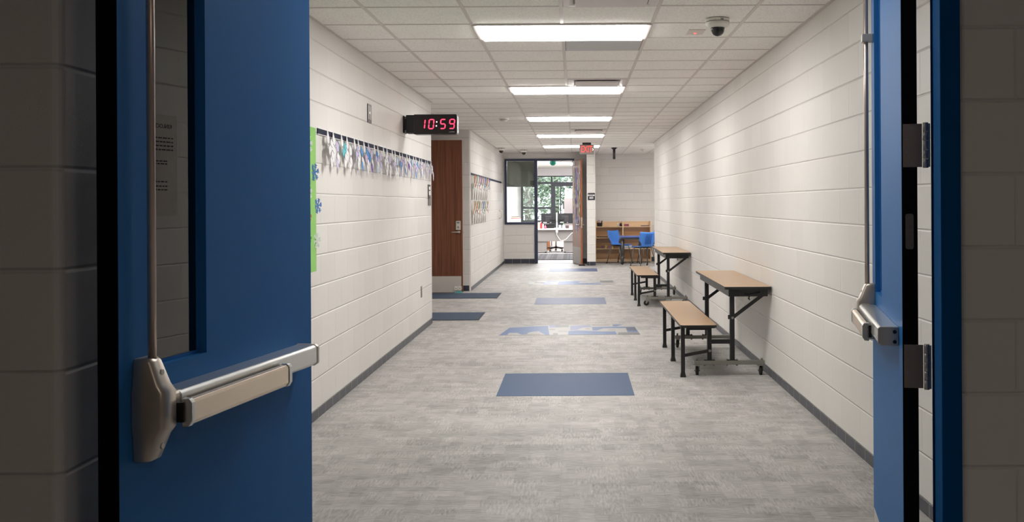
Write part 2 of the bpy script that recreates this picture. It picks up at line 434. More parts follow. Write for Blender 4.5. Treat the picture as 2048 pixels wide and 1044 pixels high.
struct(MB().box(XR, 3.05, 0, XR + 0.16, 20.55, HC), 'wall_right', CMU)
struct(MB().box(XR + 0.16, 20.39, 0, 3.56, 20.55, HC), 'wall_right_return', CMU)
struct(MB().box(XL - 0.16, 3.05, 0, XL, 12.235, HC), 'wall_left', CMU)
struct(MB().box(-2.96, 12.075, 0, XL - 0.16, 12.235, HC), 'wall_left_alcove_near', CMU)
struct(MB().box(-2.96, 12.235, 0, -2.8, 16.77, HC), 'wall_left_alcove_back', CMU)
def up(u, v, w): return (u, v, w)
R = 0.028
pier = [(XL - R + R * math.cos(t), 16.77 + R + R * math.sin(t)) for t in [math.radians(-90 + 15 * k) for k in range(7)]]
m_ = MB().prism(pier + [(XL, Y_END), (XL - 0.16, Y_END), (XL - 0.16, 16.93), (-2.96, 16.93), (-2.96, 16.77)], up, 0, HC)
struct(m_, 'wall_left_far', CMU)
e = MB()
e.box(XL - 0.16, Y_END, 0, -1.697, Y_END + 0.15, HC); e.box(-1.697, Y_END, 2.492, -0.028, Y_END + 0.15, HC)
e.box(-1.697, Y_END, 0, -0.992, Y_END + 0.15, 0.93); e.box(-0.028, Y_END, 0, 0.25, Y_END + 0.15, HC)
struct(e, 'wall_end', CMU)
struct(MB().box(0.25, 23.5, 0, 0.445, Y_REC + 0.15, HC), 'wall_partition', CMU)
struct(MB().box(0.445, Y_REC, 0, 3.56, Y_REC + 0.15, HC), 'wall_recess_back', CMU)
struct(MB().box(3.4, 20.55, 0, 3.56, Y_REC, HC), 'wall_recess_right', CMU)
# classroom behind the far door
struct(MB().box(-2.03, Y_END + 0.15, 0, -1.87, Y_WIN, HC), 'wall_classroom_left', CMU)
struct(MB().box(3.56, Y_REC + 0.15, 0, 3.7, Y_WIN, HC), 'wall_classroom_right', ROOM_C)
e = MB()
e.box(-2.03, Y_WIN, 2.376, 3.7, Y_WIN + 0.15, HC); e.box(1.6, Y_WIN, 0, 3.7, Y_WIN + 0.15, 2.376)
e.box(-1.87, Y_WIN, 0, -0.85, Y_WIN + 0.15, 0.80); e.box(-2.03, Y_WIN, 0, -1.87, Y_WIN + 0.15, 2.376)
struct(e, 'wall_classroom_windows', ROOM_C)
MUL = plain('dark_window_mullion', (44, 44, 56), 0.4)
e = MB(); y0, y1 = Y_WIN + 0.02, Y_WIN + 0.12
e.box(-1.87, y0, 0.80, -1.80, y1, 2.376); e.box(-1.80, y0, 2.34, 1.6, y1, 2.376); e.box(-1.80, y0, 2.10, 1.6, y1, 2.165)
e.box(-1.80, y0, 1.255, -0.85, y1, 1.315); e.box(-1.80, y0, 0.80, -0.85, y1, 0.86)
e.box(-0.85, y0, 0, -0.70, y1, 2.10); e.box(-0.85, y0, 2.165, -0.79, y1, 2.34)
e.box(-0.70, y0, 2.02, 1.6, y1, 2.10); e.box(-0.535, y0, 0, -0.50, y1, 2.02); e.box(0.42, y0, 0, 0.55, y1, 2.02); e.box(1.53, y0, 0, 1.6, y1, 2.02)
e.box(-0.50, y0, 0, 0.42, y1, 0.25)
struct(e, 'window_2', MUL)
p = MB(); p.box(-1.80, Y_WIN + 0.065, 0.86, 1.53, Y_WIN + 0.071, 2.34)
struct(p, 'window_2_glass', GLASS)
# vestibule this side of the blue doors
RB = 0.022
nl = [(-1.021 - RB + RB * math.cos(t), 2.038 + RB + RB * math.sin(t)) for t in [math.radians(-90 + 15 * k) for k in range(7)]]
struct(MB().prism(nl + [(-1.021, 3.05), (-3.2, 3.05), (-3.2, 2.038)], up, 0, HC), 'wall_vestibule_left', CMU)
nr = [(1.063 + RB - RB * math.cos(t), 2.848 + RB - RB * math.sin(t)) for t in [math.radians(15 * k) for k in range(7)]]
struct(MB().prism(nr + [(3.2, 2.848), (3.2, 3.05), (1.063, 3.05)], up, 0, HC), 'wall_vestibule_right', CMU)
struct(MB().box(-1.021, 2.86, 2.55, 1.063, 3.05, HC), 'wall_lintel', CMU)
struct(MB().box(-3.36, -4, 0, -3.2, 2.038, HC), 'wall_vestibule_side_left', CMU)
struct(MB().box(3.2, -4, 0, 3.36, 2.848, HC), 'wall_vestibule_side_right', CMU)
struct(MB().box(-3.36, -4.15, 0, 3.36, -4, HC), 'wall_vestibule_back', CMU)

# baseboards
def bb(name, mat, *boxes):
    m = MB()
    for b_ in boxes: m.box(*b_)
    struct(m, name, mat, bevel=0.0012)
bb('baseboard_left', BASE_Y, (XL, 3.06, 0, XL + 0.005, 12.235, ZB))
bb('baseboard_right', BASE_Y, (XR - 0.005, 3.06, 0, XR, 20.55, ZB))
bb('baseboard_left_far', BASE_Y, (XL, 16.80, 0, XL + 0.005, 24.49, ZB))
bb('baseboard_alcove', BASE_X, (-2.78, 16.763, 0, XL - R, 16.768, 0.09))
bb('baseboard_end', BASE_X, (-1.71, Y_END - 0.006, 0, -0.995, Y_END - 0.001, 0.11), (-0.025, Y_END - 0.006, 0, 0.249, Y_END - 0.001, 0.11), (0.25, 23.494, 0, 0.445, 23.499, 0.09), (0.446, Y_REC - 0.006, 0, 3.39, Y_REC - 0.001, 0.11))

# frame of the blue doors
fr = MB()
fr.box(1.006, 2.834, 0, 1.062, 2.892, 2.50); fr.box(1.050, 2.892, 0, 1.0625, 3.04, 2.50)
fr.box(-1.0205, 2.93, 0, -0.85, 3.045, 2.50); fr.box(-0.85, 2.95, 2.445, 1.006, 3.0, 2.548); fr.box(-1.0205, 2.95, 2.50, 1.0625, 3.0, 2.548)
struct(fr, 'trim_3', FRAMEB, bevel=0.002)
# frame of the far classroom door with its sidelight
fr = MB(); y0, y1 = Y_END - 0.03, Y_END + 0.14
fr.box(-1.695, y0, 0.932, -1.648, y1, 2.49); fr.box(-0.990, y0, 0, -0.915, y1, 2.49); fr.box(-0.080, y0, 0, -0.030, y1, 2.49)
fr.box(-1.648, y0, 2.443, -0.990, y1, 2.49); fr.box(-0.915, y0, 2.443, -0.080, y1, 2.49); fr.box(-1.648, y0, 0.932, -0.990, y1, 0.985)
struct(fr, 'trim_4', NAVY, bevel=0.003)
struct(MB().box(-1.648, Y_END + 0.05, 0.985, -0.990, Y_END + 0.056, 2.443), 'window_1', GLASS)
struct(MB().box(-0.915, Y_END - 0.02, 0.0005, -0.080, Y_END + 0.10, 0.008), 'trim_5', ALU)   # threshold

# ================================================================== BLUE DOOR LEAVES
W = 0.913; TH = 0.0445
def blue_door(name, loc, rz, label):
    """x: hinge edge -> latch edge, y+: the push side, z up"""
    t = thing(name, label, 'door', loc, rz, kind='structure')
    lx0, lx1, lz0, lz1 = 0.578, 0.803, 1.075, 2.20
    lf = MB().ring_slab((0, 0.012, W, 2.432), (lx0, lz0, lx1, lz1), -TH, 0)
    lf.build('leaf', BLUE, t)
    for x0, x1 in ((-0.0015, 0.0), (W, W + 0.0015)): MB().box(x0, -TH + 0.0005, 0.014, x1, -0.0005, 2.43).build('edge_seal', EDGE_SHADOW, t)  # thin strips that paint the shaded leaf edges black
    gb = MB().ring_slab((lx0, lz0, lx1, lz1), (lx0 + 0.007, lz0 + 0.007, lx1 - 0.020, lz1 - 0.012), -0.030, -0.018)
    gb.build('glazing_bead', BLUE, t)
    pn = MB().box(lx0 + 0.007, -0.025, lz0 + 0.007, lx1 - 0.020, -0.0215, lz1 - 0.012).build('vision_pane', GLASS_D, t)
    MB().box(0.02, 0, 0.02, W - 0.02, 0.0012, 0.25).build('kick_plate', STEEL_D, t)
    # exit device
    zc = 1.0; xc = 0.840
    rings = []
    for z, wd, pr in ((-0.104, 0.050, 0.030), (-0.098, 0.056, 0.036), (-0.050, 0.064, 0.056), (-0.036, 0.070, 0.066), (0.036, 0.070, 0.066), (0.050, 0.064, 0.056), (0.096, 0.054, 0.038), (0.1035, 0.047, 0.031)):
        h_ = wd / 2; f_ = h_ * 0.72; c_ = 0.006
        rings.append([(xc + a_, b_, zc + z) for a_, b_ in ((-h_, 0), (h_, 0), (h_ - 0.001, pr * 0.55), (f_ + c_ * 0.5, pr - c_), (f_ - c_, pr), (-f_ + c_, pr), (-f_ - c_ * 0.5, pr - c_), (-h_ + 0.001, pr * 0.55))])
    m = MB().loft(rings, 0, True)
    dev = m.build('exit_device', STEEL, t, bevel=0.003)
    def sect(z0, z1, y0, y1, r): return rrect(y0, z0, y1, z1, r, 3)
    def alongx(u, v, w): return (w, u, v)
    MB().prism(sect(zc - 0.030, zc + 0.030, 0.012, 0.058, 0.012), alongx, xc - 0.062, xc - 0.030).build('neck', STEEL, dev, bevel=0.003)
    MB().prism([(0.0, zc - 0.027), (0.050, zc - 0.027), (0.060, zc - 0.020), (0.060, zc + 0.022), (0.053, zc + 0.028), (0.0, zc + 0.028)], alongx, 0.100, xc - 0.05).build('touch_rail', ALU, dev, bevel=0.0025)
    MB().prism([(0.0, zc - 0.0285), (0.051, zc - 0.0285), (0.0615, zc - 0.021), (0.0615, zc + 0.0235), (0.054, zc + 0.0295), (0.0, zc + 0.0295)], alongx, 0.088, 0.102).build('end_cap', STEEL_D, dev, bevel=0.002)
    sc = MB()
    for dz in (-0.016, 0.014): sc.cyl((0.0875, 0.012, zc + dz), (0.084, 0.012, zc + dz), 0.0055, 12)
    sc.build('end_screws', BLACK, dev)
    MB().box(0.318, 0.058, zc - 0.034, 0.806, 0.072, zc + 0.006).build('pad_carrier', BLACKP, dev)
    pz0, pz1 = zc - 0.043, zc + 0.012
    MB().prism([(0.070, pz0), (0.080, pz0 + 0.001), (0.086, pz0 + 0.010), (0.086, pz1 - 0.008), (0.081, pz1 - 0.001), (0.070, pz1)], alongx, 0.335, 0.785).build('push_pad', PADM, dev, bevel=0.002)
    ec = MB()
    for x0, x1 in ((0.318, 0.336), (0.784, 0.800)):
        ec.prism([(0.066, pz0 - 0.002), (0.081, pz0 - 0.001), (0.088, pz0 + 0.010), (0.088, pz1 - 0.007), (0.082, pz1 + 0.001), (0.066, pz1 + 0.002)], alongx, x0, x1)
    ec.build('pad_end_caps', ALU, dev, bevel=0.002)
    s_ = MB()
    for dz, py in ((0.074, 0.047), (-0.074, 0.047)):
        s_.cyl((xc, py - 0.004, zc + dz), (xc, py + 0.002, zc + dz), 0.0058, 14)
    s_.build('case_screws', STEEL_D, dev)
    rod = MB().tube([(xc, 0.026, zc + 0.098), (xc, 0.026, 2.36)], 0.0085, 14).build('vertical_rod', plain('rod_steel', (206, 188, 176), 0.3, 0.7) if name == 'door_1' else STEEL, t)
    gd = MB().box(xc - 0.02, 0, 2.005, xc + 0.02, 0.042, 2.035).build('rod_guide', STEEL_D, t, bevel=0.003)
    MB().box(xc - 0.03, 0, 2.35, xc + 0.03, 0.045, 2.43).build('top_latch', STEEL_D, t, bevel=0.006)
    # hinge edge
    for zh in (0.25, 0.925, 1.572, 2.25):
        h_ = MB().box(-0.0032, -0.058, zh - 0.0635, -0.0015, -0.004, zh + 0.0635)
        hin = h_.build('hinge', BRONZE, t, bevel=0.001)
        kn = MB()
        for q in range(5):
            z0 = zh - 0.066 + q * 0.0266
            kn.cyl((-0.006, -0.067, z0), (-0.006, -0.067, z0 + 0.0258), 0.0078, 14)
        kn.build('knuckle', STEEL_D, hin)
        MB().box(-0.012, -0.0795, zh - 0.0635, -0.008, -0.074, zh + 0.0635).build('frame_leaf', STEEL_D, hin)
        hs = MB()
        for dy, dz in ((-0.030, 0.050), (-0.014, 0.018), (-0.014, -0.018), (-0.030, -0.050)):
            hs.cyl((-0.0032, dy, zh + dz), (-0.0046, dy, zh + dz), 0.0042, 10)
        hs.build('hinge_screws', GALV, hin)
    MB().prism(rrect(-0.033, 1.268, -0.010, 1.372, 0.006, 3), lambda u, v, w_: (w_, u, v), -0.0028, -0.0015).build('fire_rating_label', plain('worn_metal_label', (120, 112, 106), 0.45, 0.5, noise=0.25, nscale=120), t)
    return t
d1 = blue_door('door_1', (-0.749, 2.9, 0), math.atan2(-0.9, -0.141), 'left blue metal door leaf swung toward the viewer, steel push bar and narrow window')
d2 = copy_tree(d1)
d2.name = 'door_2'
d2.location = (0.957, 3.02, 0); d2.rotation_euler = (0, 0, math.atan2(0.9, 0.172))
d2['label'] = 'right blue metal door leaf swung away along the right corridor wall, hinges in view'

# ================================================================== FLOOR INLAYS
FB = plain('blue_floor_panel', (56, 80, 114), 0.6, spec=0.3, noise=0.16, nscale=220)
FB2 = plain('greyed_blue_floor_panel', (88, 98, 126), 0.5, spec=0.3, noise=0.12, nscale=220)
FB3 = plain('deep_blue_floor_panel', (60, 74, 112), 0.5, spec=0.3, noise=0.14, nscale=220)
def inlay(name, lab, cat, x0, y0, x1, y1, mat, group=None, z=0.002):
    o = MB().box(x0, y0, 0.0, x1, y1, z)
    return tag(o.build(name, mat), lab, cat, group)
G_ = 'blue floor panels down the corridor'
inlay('floor_panel', 'nearest and largest-looking blue floor panel in the corridor middle', 'floor panel', -0.594, 7.54, 0.422, 8.545, FB, G_)
inlay('floor_panel', 'greyish blue floor panel between the two patchwork floor panels', 'floor panel', -0.594, 14.445, 0.422, 15.45, FB2, G_)
inlay('floor_panel', 'farthest blue floor panel, just before the open classroom door', 'floor panel', -0.570, 21.46, 0.446, 22.46, FB3, G_)
MATB = plain('blue_ribbed_mat', (52, 70, 92), 0.8, noise=0.25, nscale=300, bump=0.003)
MATE = plain('mat_edge', (30, 38, 52), 0.7)
for y0, y1, lab in ((12.51, 13.40, 'dark blue door mat just past the left wall corner, nearer of two'), (15.42, 16.32, 'dark blue door mat in front of the open brown wood door')):
    t = thing('door_mat', lab, 'mat', (-1.75, y0, 0), group='dark blue mats at the left alcove')
    MB().box(-0.95, 0.02, 0.0, 0.54, y1 - y0 - 0.02, 0.007).build('mat_surface', MATB, t)
    m = MB().ring_slab((-0.97, -0.0, 0.56, y1 - y0), (-0.95, 0.02, 0.54, y1 - y0 - 0.02), 0.0, 0.005); m.v = [(x, z, y) for x, y, z in m.v]
    m.build('mat_border', MATE, t)
PB = plain('patch_blue', (84, 106, 146), 0.45, noise=0.1, nscale=90); PP = plain('patch_periwinkle', (118, 124, 158), 0.45)
PG = plain('patch_grey', (110, 110, 112), 0.45); PL = plain('patch_pale', (158, 156, 154), 0.45, noise=0.05, nscale=60); PN = plain('patch_slate', (72, 82, 108), 0.45); PT = plain('patch_tan', (128, 118, 110), 0.45)
for m_ in (PB, PP, PG, PL, PN, PT): m_.node_tree.nodes['Principled BSDF'].inputs['Specular IOR Level'].default_value = 0.25
PM = [PL, PB, PP, PG, PN, PT]
pats = {
 0: [(1, [(0.02, 0.0), (0.30, 0.72), (1.2, 0.82), (1.2, 0.05), (0.95, 0.05), (0.75, 0.22), (0.40, 0.22), (0.36, 0.02)]),
     (1, [(1.2, 0.20), (1.2, 0.82), (2.0, 0.90), (2.06, 0.55), (2.16, 0.0), (1.98, 0.0), (1.66, 0.36), (1.35, 0.30)]),
     (5, [(1.05, 0.10), (1.76, 0.10), (1.76, 0.04), (1.05, 0.04)]), (3, [(0.9, 0.97), (1.35, 0.97), (1.35, 0.93), (0.9, 0.93)]),
     (2, [(2.05, 0.98), (2.55, 0.98), (2.6, 0.72), (2.1, 0.72)]), (3, [(2.35, 0.95), (2.95, 0.95), (2.95, 0.74), (2.35, 0.74)]),
     (5, [(2.1, 0.56), (2.35, 0.56), (2.35, 0.48), (2.1, 0.48)]), (3, [(2.3, 0.16), (2.5, 0.16), (2.5, 0.03), (2.3, 0.03)]), (3, [(2.5, 0.36), (2.9, 0.36), (2.9, 0.32), (2.5, 0.32)]),
     (1, [(2.95, 0.0), (2.95, 0.36), (3.4, 0.42), (3.9, 0.36), (4.4, 0.30), (4.98, 0.30), (5.02, 0.02)]),
     (2, [(3.02, 0.46), (3.02, 0.88), (3.9, 0.95), (4.0, 0.74), (3.6, 0.70), (3.3, 0.46)]), (5, [(3.7, 0.60), (3.9, 0.60), (3.9, 0.53), (3.7, 0.53)]),
     (1, [(4.0, 0.40), (4.0, 0.76), (5.5, 0.76), (5.5, 0.62), (4.5, 0.60), (4.2, 0.40)]), (5, [(4.0, 0.98), (4.8, 0.98), (4.8, 0.90), (4.0, 0.90)]),
     (1, [(4.95, 0.99), (5.45, 0.99), (5.1, 0.80), (4.95, 0.80)]), (5, [(4.7, 0.46), (5.0, 0.46), (5.0, 0.41), (4.7, 0.41)]),
     (4, [(5.5, 0.36), (5.5, 0.74), (5.92, 0.74), (5.95, 0.36)]), (1, [(5.5, 0.22), (5.5, 0.36), (5.95, 0.36), (5.97, 0.22)]), (3, [(5.05, 0.0), (5.1, 0.20), (5.97, 0.20), (6.0, 0.0)])],
 1: [(3, [(0.1, 0.95), (0.5, 0.95), (0.45, 0.82), (0.1, 0.82)]), (3, [(0.0, 0.12), (0.3, 0.12), (0.3, 0.03), (0.0, 0.03)]), (5, [(0.35, 0.7), (0.85, 0.7), (0.85, 0.35), (0.35, 0.35)]), (4, [(0.82, 0.6), (1.1, 0.6), (1.1, 0.3), (0.82, 0.3)]),
     (2, [(1.0, 0.02), (1.2, 0.95), (1.9, 0.95), (2.0, 0.72), (1.45, 0.62), (1.5, 0.4), (2.0, 0.36), (2.0, 0.28), (1.4, 0.1)]),
     (1, [(2.0, 0.02), (2.05, 0.8), (3.0, 0.85), (3.6, 0.7), (3.4, 0.4), (4.0, 0.36), (5.0, 0.2), (5.0, 0.02)]), (2, [(3.0, 0.95), (3.4, 0.95), (4.0, 0.78), (4.0, 0.68), (3.1, 0.8)]),
     (5, [(4.0, 0.99), (4.6, 0.99), (4.6, 0.92), (4.0, 0.92)]), (2, [(4.1, 0.3), (5.0, 0.62), (5.0, 0.45), (4.2, 0.24)]), (3, [(5.0, 0.45), (5.0, 0.98), (5.92, 0.98), (5.95, 0.45)]), (5, [(5.0, 0.12), (5.97, 0.12), (5.97, 0.06), (5.0, 0.06)])]}
for k, (x0, y0, lab) in enumerate(((-0.84, 11.045, 'nearer patchwork floor panel of blue, grey and pale pieces'), (-0.84, 17.94, 'farther patchwork floor panel of pale blue and grey pieces'))):
    m = MB().box(x0, y0, 0, x0 + 1.524, y0 + 0.93, 0.002, 0)
    hz = 0.0021
    for mi, poly in pats[k]:
        hz += 0.00002
        m.add([(x0 + u * 0.254, y0 + v * 0.93, hz) for u, v in poly], [tuple(range(len(poly)))], mi)
    o = m.build('patchwork_floor_panel', PM, fix=False); tag(o, lab, 'floor panel', 'patchwork floor panels')

# ================================================================== CEILING THINGS
DIFF = emit('lit_diffuser', (255, 252, 248), LAMP_STRENGTH)
DIFF_LOW = emit('dimmed_diffuser', (255, 252, 248), LAMP_STRENGTH * 0.38)  # weaker glow for the unseen light added by the blue doors
LABL = ['ceiling light directly above the blue doors, lighting their faces', 'nearest and largest bright rectangular ceiling light', 'second bright ceiling light from the viewer', 'third bright ceiling light, midway down the corridor', 'fourth ceiling light, second from the far end', 'farthest ceiling light, partly behind the EXIT sign']
for i, y in enumerate(LAMP_Y):
    t = thing('ceiling_light', LABL[i], 'light', (-0.087, y + 0.305, HC), group='ceiling lights down the corridor')
    m = MB().ring_slab((-0.609, -0.304, 0.609, 0.304), (-0.577, -0.283, 0.577, 0.283), 0, 0.012)
    m.v = [(a, c, -b) for a, b, c in [(x, yy, z) for x, yy, z in m.v]]
    m.build('frame', GRID, t)
    MB().box(-0.576, -0.282, -0.024, 0.576, 0.282, -0.002).build('diffuser', DIFF_LOW if i == 0 else DIFF, t)
t = copy_tree(t); t.location = (2.55, 22.3, HC); t['label'] = 'ceiling light of the right recess, round the corner of the corridor wall'  # out-of-view light added to brighten the recess
VENTG = plain('grey_ceiling_panel', (184, 184, 184), 0.45); VENTW = plain('white_vent_enamel', (214, 206, 204), 0.4); VDARK = plain('vent_shadow_gap', (150, 145, 142), 0.8)
t = thing('ceiling_panel', 'plain grey square ceiling panel touching the nearest ceiling light', 'ceiling panel', (0.2176, 7.8744, HC))
MB().box(-0.285, -0.285, -0.006, 0.285, 0.285, -0.001).build('face', VENTG, t); 
m = MB().ring_slab((-0.292, -0.292, 0.292, 0.292), (-0.285, -0.285, 0.285, 0.285), 0.0, 0.005); m.v = [(a, c, -b) for a, b, c in m.v]; m.build('edge', VDARK, t)
for (y, lab) in ((6.045, 'white square ceiling vent at the top edge, nearest the viewer'), (10.312, 'white square ceiling vent right before the second ceiling light'), (17.03, 'white square ceiling vent before the fourth ceiling light, tinted by the red sign')):
    t = thing('ceiling_vent', lab, 'vent', (0.2176, y, HC), group='square ceiling vents')
    m = MB()
    m.loft([[(sx * a, sy * a, z) for sx, sy in ((-1, -1), (1, -1), (1, 1), (-1, 1))] for a, z in ((0.288, -0.001), (0.288, -0.006), (0.25, -0.008), (0.23, -0.001))], 0, False, False)
    m.build('frame', VENTW, t)
    MB().box(-0.229, -0.229, -0.003, 0.229, 0.229, -0.001).build('throat', VDARK, t)
    MB().box(-0.215, -0.215, -0.026, 0.215, 0.215, -0.014).build('face_plate', VENTW, t, bevel=0.004)
    for sx in (-1, 1):
        for sy in (-1, 1): MB().cyl((sx * 0.17, sy * 0.17, -0.0145), (sx * 0.17, sy * 0.17, -0.003), 0.006, 8).build('hanger', GALV, t)
SMOKED = plain('dark_dome_plastic', (40, 38, 40), 0.12)
def dome(x, y, s, lab):
    t = thing('dome_camera', lab, 'camera', (x, y, HC - 0.003), group='white ceiling dome cameras')
    MB().lathe([(0.070 * s, 0), (0.078 * s, -0.002), (0.078 * s, -0.020 * s)], n=32).build('ceiling_ring', WHITEP, t)
    MB().lathe([(0.076 * s, -0.020 * s), (0.076 * s, -0.0235 * s)], n=32).build('gap', BLACKP, t)
    MB().lathe([(0.078 * s, -0.0235 * s), (0.080 * s, -0.028 * s), (0.079 * s, -0.040 * s), (0.066 * s, -0.056 * s), (0.048 * s, -0.060 * s)], n=32).build('housing', WHITEP, t)
    pr = [(0.047 * s, -0.060 * s)] + [(0.044 * s * math.cos(math.radians(a)), (-0.072 - 0.044 * math.sin(math.radians(a))) * s) for a in range(0, 86, 12)] + [(0.001, -0.116 * s)]
    MB().lathe(pr, n=28).build('dome', SMOKED, t)
    MB().box(0.008 * s, -0.079 * s, -0.019 * s, 0.028 * s, -0.077 * s, -0.008 * s).build('status_window', GREYP, t)
dome(0.945, 6.80, 1.0, 'large white dome camera on the ceiling near the right wall')
dome(-1.60, 22.1, 1.0, 'small white dome camera on the ceiling against the left wall far down')
dome(-1.155, 22.9, 1.0, 'small white dome camera on the ceiling above the far sidelight window')
t = thing('smoke_detector', 'round white smoke detector on the ceiling beyond the red clock', 'smoke detector', (-1.015, 14.6, HC))
MB().lathe([(0.075, 0), (0.075, -0.012), (0.055, -0.018), (0.055, -0.030), (0.045, -0.042), (0.001, -0.044)], n=28).build('body', WHITEP, t)
MB().lathe([(0.0565, -0.019), (0.0565, -0.027)], n=28).build('sensing_slot', GREYP, t)
t = thing('ceiling_sensor', 'small round white sensor on the ceiling of the right recess', 'sensor', (1.50, 23.0, HC - 0.003))
MB().lathe([(0.055, 0), (0.055, -0.012), (0.03, -0.020), (0.001, -0.024)], n=24).build('body', WHITEP, t); MB().lathe([(0.012, -0.022), (0.010, -0.032), (0.001, -0.036)], n=12).build('lens', GREYP, t)
t = thing('motion_sensor', 'flat white ceiling sensor with a tiny red indicator light', 'sensor', (0.86, 7.32, HC))
MB().box(-0.06, -0.10, -0.006, 0.06, 0.10, -0.0005).build('plate', plain('sensor_plate', (214, 206, 197), 0.6), t, bevel=0.002)
MB().lathe([(0.009, -0.006), (0.007, -0.011), (0.001, -0.012)], (0.0, 0.03, 0), n=12).build('indicator', emit('red_led', (255, 60, 60), 3.0), t)
t = thing('ceiling_mount', 'black T-shaped mount hanging from the ceiling in the right recess', 'mount', (0.835, 22.3, HC - 0.003))
MB().lathe([(0.064, 0), (0.064, -0.012), (0.030, -0.040)], n=24).build('ceiling_plate', BLACK, t)
MB().tube([(0, 0, -0.03), (0, 0, -0.25)], 0.028, 18).build('stem', BLACK, t)
# EXIT sign
RED = emit('exit_red', (255, 70, 64), 0.8)
t = thing('exit_sign', 'red lit EXIT sign hanging from the ceiling before the far door', 'exit sign', (0.222, 20.45, HC - 0.003))
MB().box(-0.085, -0.035, -0.040, 0.085, 0.035, 0).build('canopy', BLACK, t, bevel=0.003)
MB().box(-0.145, -0.022, -0.232, 0.145, 0.022, -0.040).build('housing', plain('exit_face_grey', (150, 142, 138), 0.4, 0.2), t, bevel=0.004)
text_obj('exit_letters', 'EXIT', 0.185, RED, t, (-0.004, -0.0225, -0.134), (PI / 2, 0, 0), bold=0.0, squash=0.62)
m = MB(); m.prism([(0.108, -0.118), (0.116, -0.110), (0.138, -0.136), (0.116, -0.162), (0.108, -0.154), (0.124, -0.136)], lambda u, v, w_: (u, w_, v), -0.0235, -0.0215); m.build('chevron', emit('chevron_light', (255, 205, 195), 0.8), t)

# ================================================================== LEFT WALL
def wallbox(x0, x1, y0, y1, z0, z1): return MB().box(XL + x0, y0, z0, XL + x1, y1, z1)
# clock on its bracket
CY = 10.25
t = thing('digital_clock', 'black digital clock showing red 10:59 on a bracket off the left wall', 'clock', (XL, CY, 2.212))
MB().box(0.0, -0.02, -0.085, 0.012, 0.17, 0.085).build('wall_plate', BLACKP, t, bevel=0.003)
m = MB().box(0.012, 0.01, -0.055, 0.035, 0.13, 0.055); m.box(0.03, -0.005, -0.088, 0.11, 0.15, 0.092)
m.build('bracket', BLACKP, t, bevel=0.003)
body = MB().prism(rrect(0.104, -0.100, 0.535, 0.098, 0.012, 4), lambda u, v, w_: (u, w_, v), 0.0, 0.15).build('case', plain('clock_case_black', (18, 18, 20), 0.3), t)
MB().prism(rrect(0.112, -0.093, 0.524, 0.091, 0.008, 4), lambda u, v, w_: (u, w_, v), -0.003, 0.0).build('face', plain('clock_face', (26, 18, 20), 0.22), t)
MB().box(0.5345, 0.012, -0.085, 0.538, 0.138, 0.084).build('side_trim', plain('clock_side_grey', (120, 120, 122), 0.4, 0.4), t, bevel=0.002)
SEG = emit('clock_segments', (255, 46, 74), 2.4)
def seg_digit(m, ox, oz, on, wd=0.056, ht=0.100, th=0.0095, sl=0.10):
    def P(u, v): return (ox + u + sl * v, oz + v)
    def poly(pts):
        m.prism([P(*p) for p in pts], lambda u, v, w_: (u, w_, v), -0.0045, -0.003)
    h2 = ht / 2; g = 0.0025; k = th / 2
    H = {'a': h2 - k, 'g': 0, 'd': -h2 + k}
    for s_, z in H.items():
        if s_ in on: poly([(g + k, z), (g + th, z - k), (wd - g - th, z - k), (wd - g - k, z), (wd - g - th, z + k), (g + th, z + k)])
    for s_, x, z0, z1 in (('f', k, 0, h2 - k), ('b', wd - k, 0, h2 - k), ('e', k, -h2 + k, 0), ('c', wd - k, -h2 + k, 0)):
        if s_ in on: poly([(x, z0 + g), (x + k, z0 + g + k), (x + k, z1 - g - k), (x, z1 - g), (x - k, z1 - g - k), (x - k, z0 + g + k)])
for ox, on in ((0.166, 'bc'), (0.254, 'abcdef'), (0.370, 'afgcd'), (0.460, 'abfgcd')):
    m = MB(); seg_digit(m, ox, 0.001, on); m.build('digit', SEG, t)
CLM = emit('colon_light', (255, 190, 200), 2.4)
for z in (-0.018, 0.022): MB().tube([(0.334 + 0.1 * z, -0.003, z), (0.334 + 0.1 * z, -0.0045, z)], 0.0062, 12).build('colon_dot', CLM, t)
m = MB().tube([(0.455 + 0.06 * k / 8, -0.0036, -0.083 + 0.011 * math.sin(PI * k / 9)) for k in range(9)], 0.0012, 6)
for k in range(6): m.box(0.463 + k * 0.0085, -0.0036, -0.083, 0.468 + k * 0.0085, -0.003, -0.077)
m.build('maker_mark', plain('silver_mark', (170, 170, 172), 0.4), t)
# H sign
t = thing('letter_sign', 'small dark sign with a white letter H high on the left wall', 'sign', (XL, 8.562, 2.17))
MB().prism(rrect(-0.078, -0.078, 0.078, 0.078, 0.008, 3), lambda u, v, w_: (w_, u, v), 0, 0.006).build('plate', plain('sign_dark', (62, 54, 62), 0.4), t)
text_obj('letter', 'H', 0.155, PAPER, t, (0.0066, 0, 0.0), (PI / 2, 0, PI / 2), bold=0.002)
# tack strips
def strip(y0, y1, z, lab):
    t = thing('tack_strip', lab, 'display rail', (XL, y0, z), group='navy display rails')
    MB().box(0, 0, -0.018, 0.008, y1 - y0, 0.018).build('cork_face', plain('rail_navy_%d' % y0, (22, 31, 56), 0.8), t)
    m = MB().box(0, 0, -0.022, 0.010, y1 - y0, -0.018); m.box(0, 0, 0.018, 0.010, y1 - y0, 0.022); m.build('rail_edges', ALU, t)
    return t
strip(6.83, 12.19, 1.903, 'long navy display rail holding paper icicles on the near left wall')
strip(16.86, 23.76, 1.912, 'navy display rail on the far left wall beyond the brown door')
